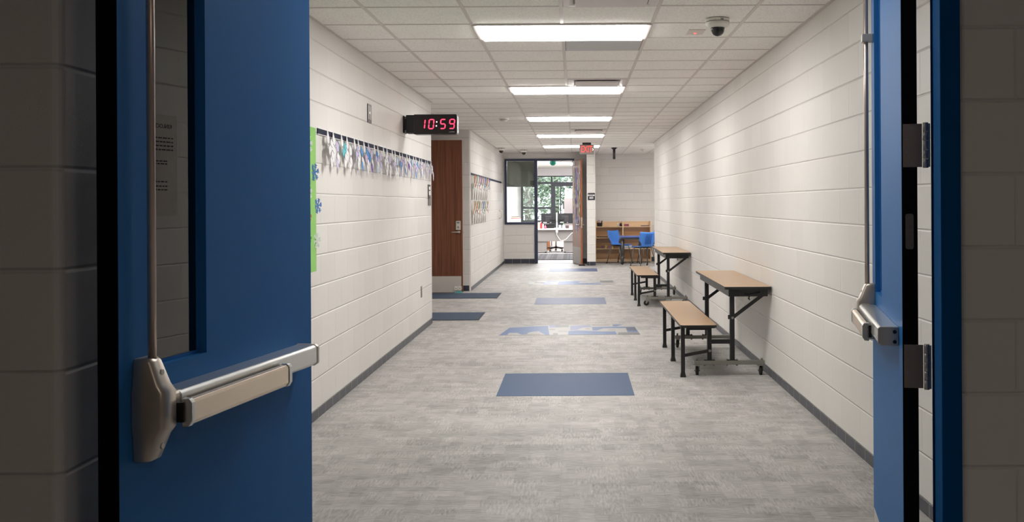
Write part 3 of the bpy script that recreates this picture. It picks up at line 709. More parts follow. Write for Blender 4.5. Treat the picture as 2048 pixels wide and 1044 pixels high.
# paper icicles
ICE = [plain('icicle_paper_%s' % a, c, 0.8, noise=nz_, nscale=70) for a, c, nz_ in (('white', (232, 230, 232), 0.03), ('lilac', (196, 188, 222), 0.2), ('teal', (96, 186, 196), 0.3), ('blue', (82, 150, 214), 0.3), ('pale_blue', (182, 206, 232), 0.2), ('pink', (212, 182, 212), 0.22), ('violet', (120, 70, 170), 0.25), ('bluepaper', (40, 128, 196), 0.15))]
OUTL = plain('icicle_outline', (70, 80, 98), 0.8)
ICY = [7.017, 7.217, 7.429, 7.647, 7.859, 8.04, 8.211, 8.435, 8.639, 8.837, 9.046, 9.266, 9.477, 9.675, 9.881, 10.078, 10.294, 10.504, 10.718, 10.929, 11.134, 11.352, 11.589, 11.785, 11.96, 12.10]
ICC = [(0, 0, 0, 0, 0), (0, 1, 0, 0, 1), (0, 2, 2, 0, 0), (0, 0, 0, 0, 0), (0, 1, 1, 0, 0), (0, 3, 0, 0, 3), (0, 3, 5, 0, 0), (1, 1, 7, 0, 6), (0, 7, 1, 0, 4), (0, 1, 1, 1, 0), (0, 0, 0, 0, 0), (0, 1, 0, 0, 0), (0, 0, 1, 0, 0), (0, 4, 1, 0, 0), (0, 1, 3, 0, 1), (0, 5, 1, 0, 3), (0, 0, 6, 5, 0), (0, 3, 0, 0, 4), (0, 4, 5, 1, 3), (0, 3, 1, 0, 0), (0, 1, 1, 0, 4), (0, 5, 0, 1, 0), (0, 4, 0, 0, 1), (0, 0, 1, 1, 0), (1, 0, 0, 0, 0), (0, 1, 1, 0, 0)]
CN = {(0,): 'plain white', 1: 'lilac', 2: 'teal', 3: 'blue', 4: 'pale blue', 5: 'pink', 6: 'violet', 7: 'bright blue'}
def hexa(cy, cz, hw, hh, top=None):
    k = 0.45
    return [(cy, cz - hh), (cy + hw, cz - hh * k), (cy + hw, cz + hh * k), (cy, cz + hh), (cy - hw, cz + hh * k), (cy - hw, cz - hh * k)]
rr = random.Random(11)
for i, (y, cs) in enumerate(zip(ICY, ICC)):
    cols = [c for c in cs if c]
    cname = 'white' if not cols else 'white and ' + CN[max(set(cols), key=lambda c: (cols.count(c), c))]
    t = thing('paper_icicle', '%s paper icicle hanging on the near rail, %s from the green poster' % (cname, ORD[i]), 'paper icicle', (XL + (0.012 if i % 2 else 0.021), y, 1.92), group='paper icicles on the left wall rail')
    sc_ = rr.uniform(0.92, 1.06) * (0.86 if i > 14 else 1.0)
    WX = 1.42 if i < 22 else 1.2
    tilt = rr.uniform(0.05, 0.12); sw = rr.uniform(-0.05, 0.05)
    pcs = [([(0, 0.012), (0.014, -0.01), (0.030, -0.052), (0.026, -0.085), (0, -0.10), (-0.026, -0.085), (-0.030, -0.052), (-0.014, -0.01)], cs[0]),
           (hexa(0.056, -0.098, 0.030, 0.048), cs[1]), (hexa(-0.040, -0.135, 0.036, 0.050) if i % 2 else hexa(0.010, -0.140, 0.040, 0.044), cs[2]),
           (hexa(0.034, -0.180, 0.030, 0.046), cs[3]), (hexa(-0.012, -0.222, 0.022, 0.046), cs[4])]
    for j, (poly, c) in enumerate(pcs):
        dx = 0.004 + j * 0.0035
        def fn(u, v, w_): return (dx + w_ + max(0, -v) * tilt, (u * (WX if v < -0.06 else 1.0 + (WX - 1) * max(0, -v) / 0.06 * 0.6) + sw * v) * sc_, v * sc_)
        o = MB().prism(poly, fn, 0.0, 0.0012).build('paper_piece', ICE[c], t)
        ol = MB(); n_ = len(poly)
        for k in range(n_ // 2 - 1, n_ - 1):
            p, q = poly[k], poly[(k + 1) % n_]
            ol.bar(fn(*p, 0.0014), fn(*q, 0.0014), 0.0035, 0.0008, up=(1, 0, 0))
        ol.build('pen_outline', OUTL, o)
# green poster and its snowflakes
GP = plain('lime_green_paper', (146, 204, 112), 0.85, noise=0.05, nscale=6)
tag(wallbox(0.0005, 0.003, 5.75, 6.79, 0.975, 1.918).build('poster', GP), 'lime green paper poster on the left wall beside the blue door', 'poster')
def snowflake(y, z, r, mat, lab):
    m = MB()
    for k in range(6):
        a = k * PI / 3 + 0.2; ca, sa = math.cos(a), math.sin(a)
        def P(s_, o_): return (0.0, (s_ * ca - o_ * sa), (s_ * sa + o_ * ca))
        m.bar(P(0, 0), P(r, 0), r * 0.20, 0.002, up=(1, 0, 0))
        for s_ in (0.5, 0.75):
            for sg in (-1, 1): m.bar(P(r * s_, 0), P(r * (s_ + 0.22), sg * r * 0.26), r * 0.12, 0.002, up=(1, 0, 0))
    o = m.build('paper_snowflake', mat); o.location = (XL + 0.012, y, z); o.rotation_euler = (0, 0, -0.25)
    tag(o, lab, 'snowflake', 'paper snowflakes on the green poster')
SNB = plain('snowflake_blue', (92, 138, 200), 0.8); SNW = plain('snowflake_white', (222, 232, 222), 0.8); SNO = plain('snowflake_orange', (196, 140, 70), 0.8); SNG = plain('snowflake_green', (90, 180, 96), 0.8)
snowflake(6.72, 1.625, 0.056, SNB, 'upper blue paper snowflake at the edge of the green poster')
snowflake(6.80, 1.405, 0.050, SNB, 'lower blue paper snowflake overlapping the edge of the green poster')
snowflake(6.56, 1.80, 0.058, SNW, 'topmost white paper snowflake on the green poster')
snowflake(6.56, 1.495, 0.050, SNW, 'middle white paper snowflake on the green poster')
snowflake(6.77, 1.175, 0.050, SNW, 'lowest white paper snowflake on the green poster')
snowflake(6.58, 1.335, 0.030, SNO, 'small orange paper snowflake on the green poster')
snowflake(6.58, 1.195, 0.028, SNG, 'small green paper snowflake low on the green poster')
# sign above a control box near the corner
t = thing('room_control_panel', 'dark label sign above a grey control box near the left wall corner', 'wall panel', (XL, 12.02, 1.52))
MB().box(0, -0.085, -0.02, 0.008, 0.085, 0.125).build('sign_plate', BLACKP, t, bevel=0.002)
m = MB().box(0.008, -0.05, 0.065, 0.0095, 0.05, 0.10); m.box(0.008, -0.05, 0.0, 0.0095, 0.05, 0.05); m.build('white_inserts', PAPER, t)
MB().box(0, -0.085, -0.12, 0.014, 0.085, -0.022).build('control_box', plain('grey_box', (112, 108, 106), 0.5), t, bevel=0.003)
MB().box(0.014, -0.10, -0.03, 0.034, -0.06, 0.0).build('knob', GREYP, t, bevel=0.004)
t = thing('wall_outlet', 'steel electrical outlet plate low on the left wall near its corner', 'outlet', (XL, 11.39, 0.445))
MB().box(0, -0.04, -0.062, 0.005, 0.04, 0.062).build('plate', plain('outlet_plate', (128, 122, 116), 0.35, 0.8), t, bevel=0.002)
for dz in (-0.024, 0.024):
    o = MB().prism(rrect(-0.017, dz - 0.015, 0.017, dz + 0.015, 0.008, 3), lambda u, v, w_: (w_, u, v), 0.005, 0.0085).build('socket', plain('socket_grey_%d' % (dz > 0), (196, 190, 184), 0.5), t)
    m = MB(); m.box(0.0085, -0.008, dz - 0.003, 0.009, -0.005, dz + 0.007); m.box(0.0085, 0.005, dz - 0.003, 0.009, 0.008, dz + 0.007); m.build('slots', BLACK, o)
tag(MB().prism(rrect(4.87, 1.355, 5.258, 1.92, 0.01, 3), lambda u, v, w_: (XR - w_, u, v), 0, 0.006).build('plaque', plain('brushed_plaque', (206, 196, 190), 0.4, 0.0, noise=0.16, nscale=24)), 'brushed metal memorial plaque seen mirrored in the left door window', 'plaque')
pq = bpy.data.objects['plaque']
TXT = plain('plaque_text', (60, 54, 54), 0.6)
for s_, zz, sz in (('KINLOCH-E', 1.855, 0.034),):
    text_obj('plaque_lettering', s_, sz, TXT, pq, (XR - 0.0066, 5.215, zz), (PI / 2, 0, -PI / 2), align='LEFT')
m = MB()
for zz, ln in ((1.79, 0.30), (1.768, 0.27), (1.746, 0.28), (1.724, 0.26), (1.66, 0.18), (1.645, 0.16), (1.545, 0.24), (1.52, 0.16), (1.50, 0.17)):
    y = 5.225 - (0.0 if zz > 1.7 else 0.05); e_ = y - ln
    while y > e_:
        wl = rr.uniform(0.014, 0.034); m.box(XR - 0.0068, y - wl, zz - 0.0035, XR - 0.006, y, zz + 0.0035); y -= wl + 0.007
m.build('plaque_text_lines', TXT, pq)
m = MB()
for y in (4.892, 5.236):
    for zz in (1.377, 1.898): m.cyl((XR - 0.006, y, zz), (XR - 0.009, y, zz), 0.007, 12)
m.build('plaque_screws', STEEL_D, pq)

# ================================================================== WOOD DOORS
t = thing('door_3', 'red-brown wood door standing open in the left alcove, steel kick plate at its foot', 'door', (-2.72, 16.40, 0), kind='structure')
MB().box(0, 0, 0.010, 0.907, 0.045, 2.44).build('leaf', SAPELE, t, bevel=0.002)
MB().box(0.9072, 0.004, 0.012, 0.9085, 0.041, 2.438).build('edge_band', OAK, t)
MB().box(0.02, -0.0015, 0.012, 0.885, 0, 0.268).build('kick_plate', STEEL_D, t)
lk = MB().prism(rrect(0.806, 1.005, 0.880, 1.15, 0.008, 3), lambda u, v, w_: (u, w_, v), -0.028, 0).build('lock_case', STEEL_D, t, bevel=0.003)
m = MB().cyl((0.843, -0.028, 1.05), (0.843, -0.036, 1.05), 0.016, 14); m.build('lock_cylinder', BRONZE, lk)
MB().box(0.82, -0.030, 1.11, 0.866, -0.027, 1.135).build('indicator_window', GREYP, lk)
lv = MB().tube([(0.852, 0, 0.973), (0.852, -0.05, 0.973)], [0.030, 0.012], 16)
lv.tube([(0.852, -0.05, 0.973), (0.835, -0.058, 0.973), (0.80, -0.060, 0.973), (0.735, -0.056, 0.970)], [0.011, 0.011, 0.010, 0.009], 12)
lv.build('lever_handle', STEEL, t)
MB().box(0.9085, 0.012, 0.945, 0.930, 0.034, 0.985).build('latch_bolt', STEEL_D, t, bevel=0.002)
m = MB()
for x in (0.775, 0.836): m.prism(rrect(x, 0.048, x + 0.054, 0.105, 0.006, 3), lambda u, v, w_: (u, w_, v), -0.03, -0.0015)
hd = m.build('door_holder', WHITEP, t, bevel=0.003)
m = MB()
for x in (0.802, 0.863): m.cyl((x, -0.03, 0.076), (x, -0.034, 0.076), 0.007, 10)
m.build('holder_screws', BLACK, hd)
struct(MB().box(-2.80, 16.36, 0, -2.728, 16.50, 2.50), 'trim_6', NAVY, bevel=0.003)
tag(MB().add([(-1.93, 16.34, 0), (-1.82, 16.34, 0), (-1.82, 16.394, 0), (-1.93, 16.394, 0), (-1.93, 16.385, 0.03), (-1.82, 16.385, 0.03), (-1.82, 16.394, 0.03), (-1.93, 16.394, 0.03)], [(0, 3, 2, 1), (4, 5, 6, 7), (0, 1, 5, 4), (1, 2, 6, 5), (2, 3, 7, 6), (3, 0, 4, 7)]).build('door_wedge', plain('teal_rubber', (80, 150, 150), 0.6)), 'small teal wedge at the foot of the open brown door', 'door wedge')

t = thing('door_4', 'open wood classroom door with a colourful paper collage, seen nearly edge-on', 'door', (-0.075, 24.452, 0), math.atan2(-0.91, 0.184), kind='structure')
MB().box(0, 0, 0.012, 0.914, 0.045, 2.435).build('leaf', OAK, t, bevel=0.002)
MB().box(0.9142, 0.004, 0.014, 0.9155, 0.041, 2.433).build('edge_band', plain('orange_wood_edge', (156, 92, 60), 0.45), t)
MB().box(0.02, -0.0015, 0.014, 0.90, 0, 0.41).build('kick_plate', KICK, t)
cl = MB().box(0.06, -0.060, 2.315, 0.34, 0, 2.395).build('door_closer', ALU, t, bevel=0.006)
m = MB().bar((0.10, -0.03, 2.41), (-0.02, -0.28, 2.425), 0.022, 0.008); m.bar((-0.02, -0.28, 2.418), (0.02, -0.50, 2.43), 0.022, 0.008); m.cyl((0.10, -0.03, 2.395), (0.10, -0.03, 2.416), 0.014, 12)
m.build('closer_arm', BLACK, cl)
MB().box(0.9155, 0.008, 0.86, 0.917, 0.037, 1.10).build('latch_plate', STEEL, t)
for sg, y0 in ((-1, 0), (1, 0.045)):
    m = MB().tube([(0.85, y0, 0.935), (0.85, y0 + sg * 0.055, 0.935)], [0.030, 0.012], 14)
    m.tube([(0.85, y0 + sg * 0.055, 0.935), (0.83, y0 + sg * 0.060, 0.935), (0.74, y0 + sg * 0.058, 0.932)], 0.010, 10)
    m.build('lever_handle', STEEL, t)
PC = [plain('collage_%d' % i, c, 0.75) for i, c in enumerate(((190, 178, 222), (158, 146, 210), (238, 232, 176), (246, 242, 242), (222, 190, 222), (200, 214, 160), (246, 220, 110), (166, 182, 218), (238, 214, 204), (124, 110, 178)))]
m = MB(); rr = random.Random(5)
for k in range(260):
    z = rr.uniform(0.80, 2.22); u = rr.gauss(0.50, 0.24)
    if not 0.08 < u < 0.88: continue
    if z < 1.0 and not 0.36 < u < 0.72: continue
    a = rr.gauss(0, 0.35); hl = rr.uniform(0.05, 0.13); hw = rr.uniform(0.014, 0.034)
    core = abs(u - 0.5) < 0.15
    ci = rr.choice((0, 1, 7, 3, 9, 4)) if core else rr.choice((2, 3, 4, 5, 6, 8, 2, 0))
    ca, sa = math.cos(a), math.sin(a); y = -0.002 - 0.00005 * k
    pts = []
    for lx, lz in ((0, -hl), (hw, -hl * 0.3), (hw, hl * 0.4), (0, hl), (-hw, hl * 0.4), (-hw, -hl * 0.3)):
        pts.append((u + lx * ca - lz * sa, y, min(2.28, z + lx * sa + lz * ca)))
    m.add(pts, [(0, 1, 2, 3, 4, 5)], ci)
m.build('paper_collage', PC, t, solid=0.0006, fix=False)
tag(MB().prism(rrect(0.06, 23.40, 0.20, 23.50, 0.02, 3), lambda u, v, w_: (u, v, w_), 0, 0.028).build('door_stop', RUBBER, bevel=0.004), 'black rubber door stop on the floor at the open classroom door edge', 'door stop')
t = thing('room_sign', 'small dark room number sign on the white wall end by the far door', 'sign', (0.355, 23.5, 1.578))
MB().prism(rrect(-0.082, -0.082, 0.082, 0.082, 0.012, 3), lambda u, v, w_: (u, w_, v), -0.006, 0).build('plate', plain('room_sign_dark', (40, 40, 52), 0.4), t)
text_obj('room_word', 'ROOM', 0.050, PAPER, t, (0, -0.0066, 0.026), (PI / 2, 0, 0), bold=0.0015)
text_obj('room_number', '603', 0.062, PAPER, t, (0, -0.0066, -0.030), (PI / 2, 0, 0), bold=0.0015)

# ================================================================== FAR LEFT WALL
BCOL = [plain('streamer_%d' % i, c, 0.8) for i, c in enumerate(((150, 90, 80), (120, 160, 120), (200, 110, 70), (90, 130, 90), (170, 150, 150), (214, 96, 52), (100, 84, 170), (150, 196, 170)))]
bo = random.Random(3)
for row, z0, lab in ((0, 1.90, 'upper'), (1, 1.47, 'lower')):
    for i in range(8):
        y = 17.02 + 0.40 * i
        if row == 1 and i == 7: continue
        cs = [bo.randrange(8) for _ in range(3)]
        if row: cs = [(5, 3, 7), (5, 1, 0), (3, 3, 5), (7, 0, 4), (6, 6, 3), (1, 7, 3), (4, 0, 2)][i]
        cn = {0: 'maroon', 1: 'sage green', 2: 'rust', 3: 'dark green', 4: 'mauve', 5: 'orange', 6: 'purple', 7: 'mint'}[cs[0]]
        t = thing('paper_banner', '%s paper banner from the corner in the %s row, %s ribbons' % (ORD[i], lab, cn), 'paper banner', (XL + 0.002, y, z0), group='paper banners on the far left wall')
        m = MB()
        hgt = 0.40 if row == 0 else 0.38
        rows = []
        for k in range(6):
            v = k / 5; rows.append([(0.026 + 0.012 * math.sin(2.4 * v + j), -0.11 + 0.11 * j, -0.13 - (hgt - 0.13) * v) for j in range(3)])
        m.grid(rows).build('sheet', PAPER, t, solid=0.001)
        for q, c in enumerate(cs):
            s_ = MB(); yy = -0.12 + 0.12 * q; L_ = 0.16 + 0.08 * bo.random()
            s_.grid([[(0.042 + 0.010 * math.sin(5 * k / 6 + q), yy - 0.03 * (1 - 0.3 * k / 6), -L_ * k / 6), (0.046 + 0.010 * math.sin(5 * k / 6 + q), yy + 0.03 * (1 - 0.3 * k / 6), -L_ * k / 6)] for k in range(7)])
            s_.build('ribbon', BCOL[c], t, solid=0.001)
t = thing('wall_plate', 'narrow pale vertical plate on the far left wall at the display rail end', 'wall plate', (XL, 23.92, 1.83))
MB().box(0, -0.05, -0.15, 0.012, 0.05, 0.15).build('plate', WHITEP, t, bevel=0.003); MB().box(0.012, -0.02, 0.05, 0.02, 0.02, 0.10).build('lens', GREYP, t, bevel=0.003)
t = thing('pull_handle', 'grey loop handle on the far left wall below the rail end', 'handle loop', (XL, 22.95, 1.185))
MB().tube([(0.0, 0, 0.085), (0.03, 0, 0.085), (0.055, 0, 0.06), (0.06, 0, 0.0), (0.055, 0, -0.06), (0.03, 0, -0.085), (0.0, 0, -0.085)], 0.011, 10).build('grip', STEEL_D, t)
m = MB()
for dz in (0.085, -0.085): m.cyl((0, 0, dz), (0.006, 0, dz), 0.022, 14)
m.build('rosettes', STEEL_D, t)

# ================================================================== MOBILE BENCH TABLES
def bench_table(x0, y0, lab, cast_a):
    """x0,y0: front outer corner of the bench; the table runs 2.05 m down the wall"""
    t = thing('bench_table', lab, 'bench table', (x0, y0, 0), group='folding bench tables along the right wall')
    def topb(name, xa, ya, xb, yb, z0, z1, r):
        o = MB().prism(rrect(xa, ya, xb, yb, r, 4), lambda u, v, w_: (u, v, w_), z0, z1, 0, 1)
        return o.build(name, [BLACK, MAPLE], t)
    topb('bench_seat', 0.0, 0.0, 0.292, 2.06, 0.414, 0.434, 0.028)
    topb('table_top', 0.357, 0.015, 0.732, 2.04, 0.715, 0.737, 0.03)
    ap = MB()
    for q in ((0.395, 0.075, 0.655, 0.425, 1.98, 0.7148), (0.69, 0.075, 0.655, 0.71, 1.98, 0.7148), (0.425, 0.075, 0.655, 0.69, 0.10, 0.7148), (0.425, 1.955, 0.655, 0.69, 1.98, 0.7148)): ap.box(*q)
    ap.build('apron', BLACK, t)
    MB().box(0.05, 0.03, 0.392, 0.245, 0.06, 0.4138).build('seat_rail', BLACK, t); MB().box(0.05, 2.0, 0.392, 0.245, 2.03, 0.4138).build('seat_rail', BLACK, t)
    for yl in (0.135, 0.985, 1.85):
        m = MB().box(0.014, yl - 0.016, 0.03, 0.046, yl + 0.016, 0.4138)
        m.loft([[(0.03 + a * s_, yl + b * s_, z) for a, b in ((-1, -1), (1, -1), (1, 1), (-1, 1))] for s_, z in ((0.023, 0.0), (0.023, 0.008), (0.016, 0.04))])
        m.build('bench_leg', BLACK, t, bevel=0.002)
    for e_, yf in ((0, 0.19), (1, 1.85)):
        yb = yf + (0.02 if e_ == 0 else -0.02)
        fr_ = MB().box(0.236, yb - 0.018, 0.124, 0.272, yb + 0.018, 0.4138)
        fr_.box(0.422, yb - 0.019, 0.124, 0.460, yb + 0.019, 0.7148)
        fr_.box(0.2725, yb - 0.014, 0.258, 0.4215, yb + 0.014, 0.294)
        for xx in (0.254, 0.441): fr_.box(xx - 0.045, yb - 0.019, 0.1222, xx + 0.045, yb + 0.019, 0.1275)
        if e_ == 0: fr_.box(0.26, yb - 0.012, 0.385, 0.30, yb + 0.012, 0.4138)
        f_ = fr_.build('end_frame', BLACK, t, bevel=0.0015)
        m = MB().box(0.128, yb - 0.020, 0.088, 0.706, yb + 0.020, 0.122)
        bm_ = m.build('caster_beam', GALV, t, bevel=0.003)
        m = MB()
        for xx in (0.215, 0.29, 0.40, 0.48): m.cyl((xx, yb, 0.078), (xx, yb, 0.134), 0.008, 8)
        for xx in (0.152, 0.682): m.cyl((xx, yb, 0.122), (xx, yb, 0.142), 0.009, 8)
        m.build('bolts', GALV, bm_)
        s_ = -1 if e_ == 0 else 1
        ln = MB().bar((0.03, yb + s_ * 0.030, 0.165), (0.255, yb + s_ * 0.026, 0.205), 0.006, 0.026)
        l_ = ln.build('folding_link', BLACK, t)
        br = MB().bar((0.438, yb + s_ * 0.026, 0.47), (0.695, yb + s_ * 0.026, 0.662), 0.010, 0.028)
        b_ = br.build('brace', BLACK, t)
        MB().box(0.405, yb + s_ * 0.019, 0.46, 0.455, yb + s_ * 0.024, 0.495).build('brace_bracket', BLACK, b_)
        m = MB()
        for xx, zz in ((0.441, 0.472), (0.69, 0.658)): m.cyl((xx, yb + s_ * 0.030, zz), (xx, yb + s_ * 0.038, zz), 0.0105, 12)
        m.build('pivot_bolts', GALV, b_)
        m = MB()
        for xx, zz in ((0.03, 0.165), (0.254, 0.205)): m.cyl((xx, yb + s_ * 0.026, zz), (xx, yb + s_ * 0.040, zz), 0.0105, 12)
        m.build('pivot_bolts', GALV, l_)
        for c_, xx in enumerate((0.155, 0.676)):
            ang = cast_a[c_ + 2 * e_]; ca, sa = math.cos(ang), math.sin(ang)
            def L(u, v, z): return (xx + u * ca - v * sa, yb + u * sa + v * ca, z)
            wh = MB(); off = 0.018
            for sgn in (-1, 1): pass
            wh.tube([L(-0.011, off, 0.037), L(-0.009, off, 0.037), L(0.009, off, 0.037), L(0.011, off, 0.037)], [0.033, 0.037, 0.037, 0.033], 24)
            w_o = wh.build('caster_wheel', RUBBER, bm_)
            fk = MB()
            for sgn in (-1, 1):
                vs = [L(sgn * 0.0145, -0.02, 0.078), L(sgn * 0.0145, 0.022, 0.078), L(sgn * 0.0145, off + 0.008, 0.030), L(sgn * 0.0145, off - 0.008, 0.030)]
                vs += [L(sgn * 0.0165, -0.02, 0.078), L(sgn * 0.0165, 0.022, 0.078), L(sgn * 0.0165, off + 0.008, 0.030), L(sgn * 0.0165, off - 0.008, 0.030)]
                fk.add(vs, [(0, 1, 2, 3), (7, 6, 5, 4), (0, 4, 5, 1), (1, 5, 6, 2), (2, 6, 7, 3), (3, 7, 4, 0)])
            vs = [L(a, b, z) for z in (0.0785, 0.0875) for a, b in ((-0.017, -0.022), (0.017, -0.022), (0.017, 0.024), (-0.017, 0.024))]
            fk.add(vs, [(0, 3, 2, 1), (4, 5, 6, 7), (0, 1, 5, 4), (1, 2, 6, 5), (2, 3, 7, 6), (3, 0, 4, 7)])
            fk.cyl(L(-0.024, off, 0.037), L(0.024, off, 0.037), 0.006, 8)
            fk.build('caster_fork', GALV, bm_)
    h_ = MB().tube([(0.52, 0.070, 0.675), (0.54, 0.066, 0.668), (0.56, 0.064, 0.655), (0.553, 0.064, 0.640), (0.563, 0.064, 0.630)], 0.006, 8)
    h_.tube([(0.55, 0.066, 0.668), (0.61, 0.067, 0.680), (0.645, 0.068, 0.690)], 0.006, 8)
    h_.build('latch_hook', BLACKP, t)
    return t
bench_table(0.830, 8.20, 'nearer tan folding table with attached bench against the right corridor wall', (0.0, 0.0, 0.1, 0.0))
bench_table(0.828, 13.99, 'farther tan folding table with attached bench against the right corridor wall', (1.35, 1.0, 0.3, 0.05))

# ================================================================== RIGHT RECESS
t = thing('bookshelf', 'low light wood bookshelf with open bays in the right recess', 'bookshelf', (0.46, 24.68, 0))
WB = 1.345; DB = 0.40
SIDE = plain('shelf_side_birch', (232, 204, 168), 0.5, noise=0.06, nscale=20)
for x, lab in ((0, 'side_panel'), (0.655, 'divider'), (WB - 0.022, 'side_panel')):
    MB().box(x, 0, 0.012, x + 0.022, DB, 0.985).build(lab, SIDE, t, bevel=0.002)
for x0, x1 in ((0.0225, 0.6545), (0.6775, WB - 0.0225)):
    for z in (0.865, 0.600, 0.337, 0.075):
        MB().box(x0, 0.0, z - 0.018, x1, DB - 0.02, z).build('shelf', BIRCH, t)
    for z0, z1 in ((0.866, 0.980), (0.601, 0.735), (0.338, 0.46), (0.076, 0.205)):
        MB().box(x0, DB - 0.018, z0, x1, DB - 0.002, z1).build('back_strip', BIRCH, t)
    MB().box(x0, DB - 0.0015, 0.02, x1, DB, 0.98).build('back_panel', plain('shelf_back_grey', (206, 186, 166), 0.7) if x0 < 0.1 else bpy.data.materials['shelf_back_grey'], t)
    MB().box(x0, 0.02, 0.016, x1, 0.034, 0.056).build('plinth', BIRCH, t)
m = MB()
for x in (0.03, 0.64, 1.29):
    for y in (0.03, 0.35): m.cyl((x, y, 0), (x, y, 0.013), 0.018, 12)
m.build('glides', RUBBER, t)
SX, SY = 0.46, 24.68
t = thing('pencil_bin', 'black bin of markers and purple-handled scissors on the left shelf top', 'bin', (SX + 0.11, SY + 0.14, 0.8655))
m = MB().loft([[(sx * a, sy * b, z) for sx, sy in ((-1, -1), (1, -1), (1, 1), (-1, 1))] for a, b, z in ((0.060, 0.05, 0.0), (0.070, 0.058, 0.085), (0.066, 0.054, 0.085), (0.057, 0.047, 0.006))], 0, False, True)
m.build('tub', BLACKP, t)
BC = [plain('marker_%d' % i, c, 0.45) for i, c in enumerate(((238, 214, 60), (226, 130, 60), (120, 64, 160), (40, 40, 44), (210, 206, 60), (60, 60, 64)))]
for i, (x, y, h_, tx, c) in enumerate(((-0.05, 0, 0.13, -0.02, 0), (-0.045, 0.02, 0.155, 0.01, 1), (-0.03, -0.02, 0.12, 0.02, 4), (0.03, 0, 0.14, 0.025, 3), (0.045, 0.02, 0.13, 0.02, 5), (0.02, 0.03, 0.135, 0.03, 3))):
    mk = MB().tube([(x, y, 0.008), (x + tx, y, h_)], 0.0065, 8)
    mk_o = mk.build('marker', BC[c]); mk_o.location = (SX + 0.11, SY + 0.14, 0.8655)
    tag(mk_o, ['yellow marker at the left of the black bin', 'orange marker tallest in the black bin', 'lime marker leaning in the black bin', 'black marker in the right half of the black bin', 'grey marker rightmost in the black bin', 'black marker at the rear of the black bin'][i], 'marker', 'markers in the black bin')
m = MB()
m.tube([(-0.02 + 0.028 * math.cos(k * PI / 6), 0, 0.115 + 0.026 * math.sin(k * PI / 6)) for k in range(13)], 0.0065, 8)
m.tube([(0.0, 0, 0.10), (0.01, 0, 0.01)], [0.006, 0.003], 8)
o = m.build('scissors', BC[2]); o.location = (SX + 0.11, SY + 0.14, 0.8655); tag(o, 'scissors with a purple loop handle standing in the black bin', 'scissors')
def jar(x, c, lab):
    t = thing('jar', lab, 'jar', (x, SY + 0.15, 0.8655), group='small jars on the shelf top')
    MB().lathe([(0.024, 0), (0.028, 0.008), (0.028, 0.050), (0.020, 0.062)], n=18).build('body', plain('jar_' + lab[:5], c, 0.3), t)
    MB().lathe([(0.022, 0.0625), (0.022, 0.078), (0.018, 0.08)], n=18).build('lid', plain('jarlid_' + lab[:5], tuple(min(255, k + 30) for k in c), 0.4), t)
jar(SX + 0.555, (206, 198, 188), 'white small jar on the shelf top left of the divider')
jar(SX + 0.620, (36, 34, 36), 'black small jar on the shelf top against the divider')
tag(MB().prism(rrect(0, 0, 0.115, 0.055, 0.012, 3), lambda u, v, w_: (SX + 0.70 + u, SY + 0.10 + w_, 0.8655 + v), 0, 0.07).build('pencil_pouch', plain('purple_pouch', (138, 66, 92), 0.5, noise=0.2, nscale=60), bevel=0.004), 'purple-red pouch on the shelf top right of the divider', 'pouch')
tag(MB().box(SX + 1.10, SY + 0.10, 0.8655, SX + 1.30, SY + 0.16, 0.885).build('pen_tray', plain('pen_tray', (92, 82, 96), 0.5), bevel=0.003), 'flat dark tray at the right end of the shelf top', 'tray')
tag(MB().tube([(SX + 0.04, SY + 0.06, 0.613), (SX + 0.22, SY + 0.05, 0.613), (SX + 0.30, SY + 0.07, 0.613)], 0.012, 8).build('rod_bundle', plain('dark_rod', (70, 60, 52), 0.6)), 'dark thin rods lying on the second shelf, left bay', 'rods')
for i, (x, wd, c, lab) in enumerate(((0.14, 0.09, (120, 80, 96), 'maroon plastic basket piece on the third shelf, left bay'), (0.24, 0.035, (218, 186, 70), 'yellow block on the third shelf, left bay'), (0.31, 0.08, (130, 84, 120), 'plum block beside the yellow block on the third shelf'), (0.40, 0.03, (214, 190, 90), 'small pale yellow block near the divider on the third shelf'))):
    tag(MB().prism(rrect(0, 0, wd, 0.06 + 0.015 * (i % 2), 0.008, 3), lambda u, v, w_: (SX + x + u, SY + 0.06 + w_, 0.3375 + v), 0, 0.07).build('toy_block', plain('block_%d' % i, c, 0.5)), lab, 'toy block', 'blocks on the third shelf')
for i, (z, c, lab) in enumerate(((0, (52, 66, 130), 'dark blue book at the bottom of the pile in the right bay'), (0.028, (88, 104, 170), 'mid blue book in the middle of the right bay pile'), (0.052, (200, 204, 216), 'white book on top of the pile in the right bay'))):
    t = thing('book', lab, 'book', (SX + 0.70, SY + 0.05, 0.3375 + z), 0.04 * (i - 1), group='books piled in the right bay')
    MB().box(0.0, 0.0, 0.0, 0.19, 0.14, 0.003).build('cover', plain('book_%d' % i, c, 0.5), t); MB().box(0, 0, 0.0205, 0.19, 0.14, 0.0235).build('cover', bpy.data.materials['book_%d' % i], t)
    MB().box(0.004, 0.004, 0.003, 0.186, 0.136, 0.0205).build('pages', PAPER, t); MB().box(-0.002, 0.0, 0.0, 0.0, 0.14, 0.0235).build('spine', bpy.data.materials['book_%d' % i], t)
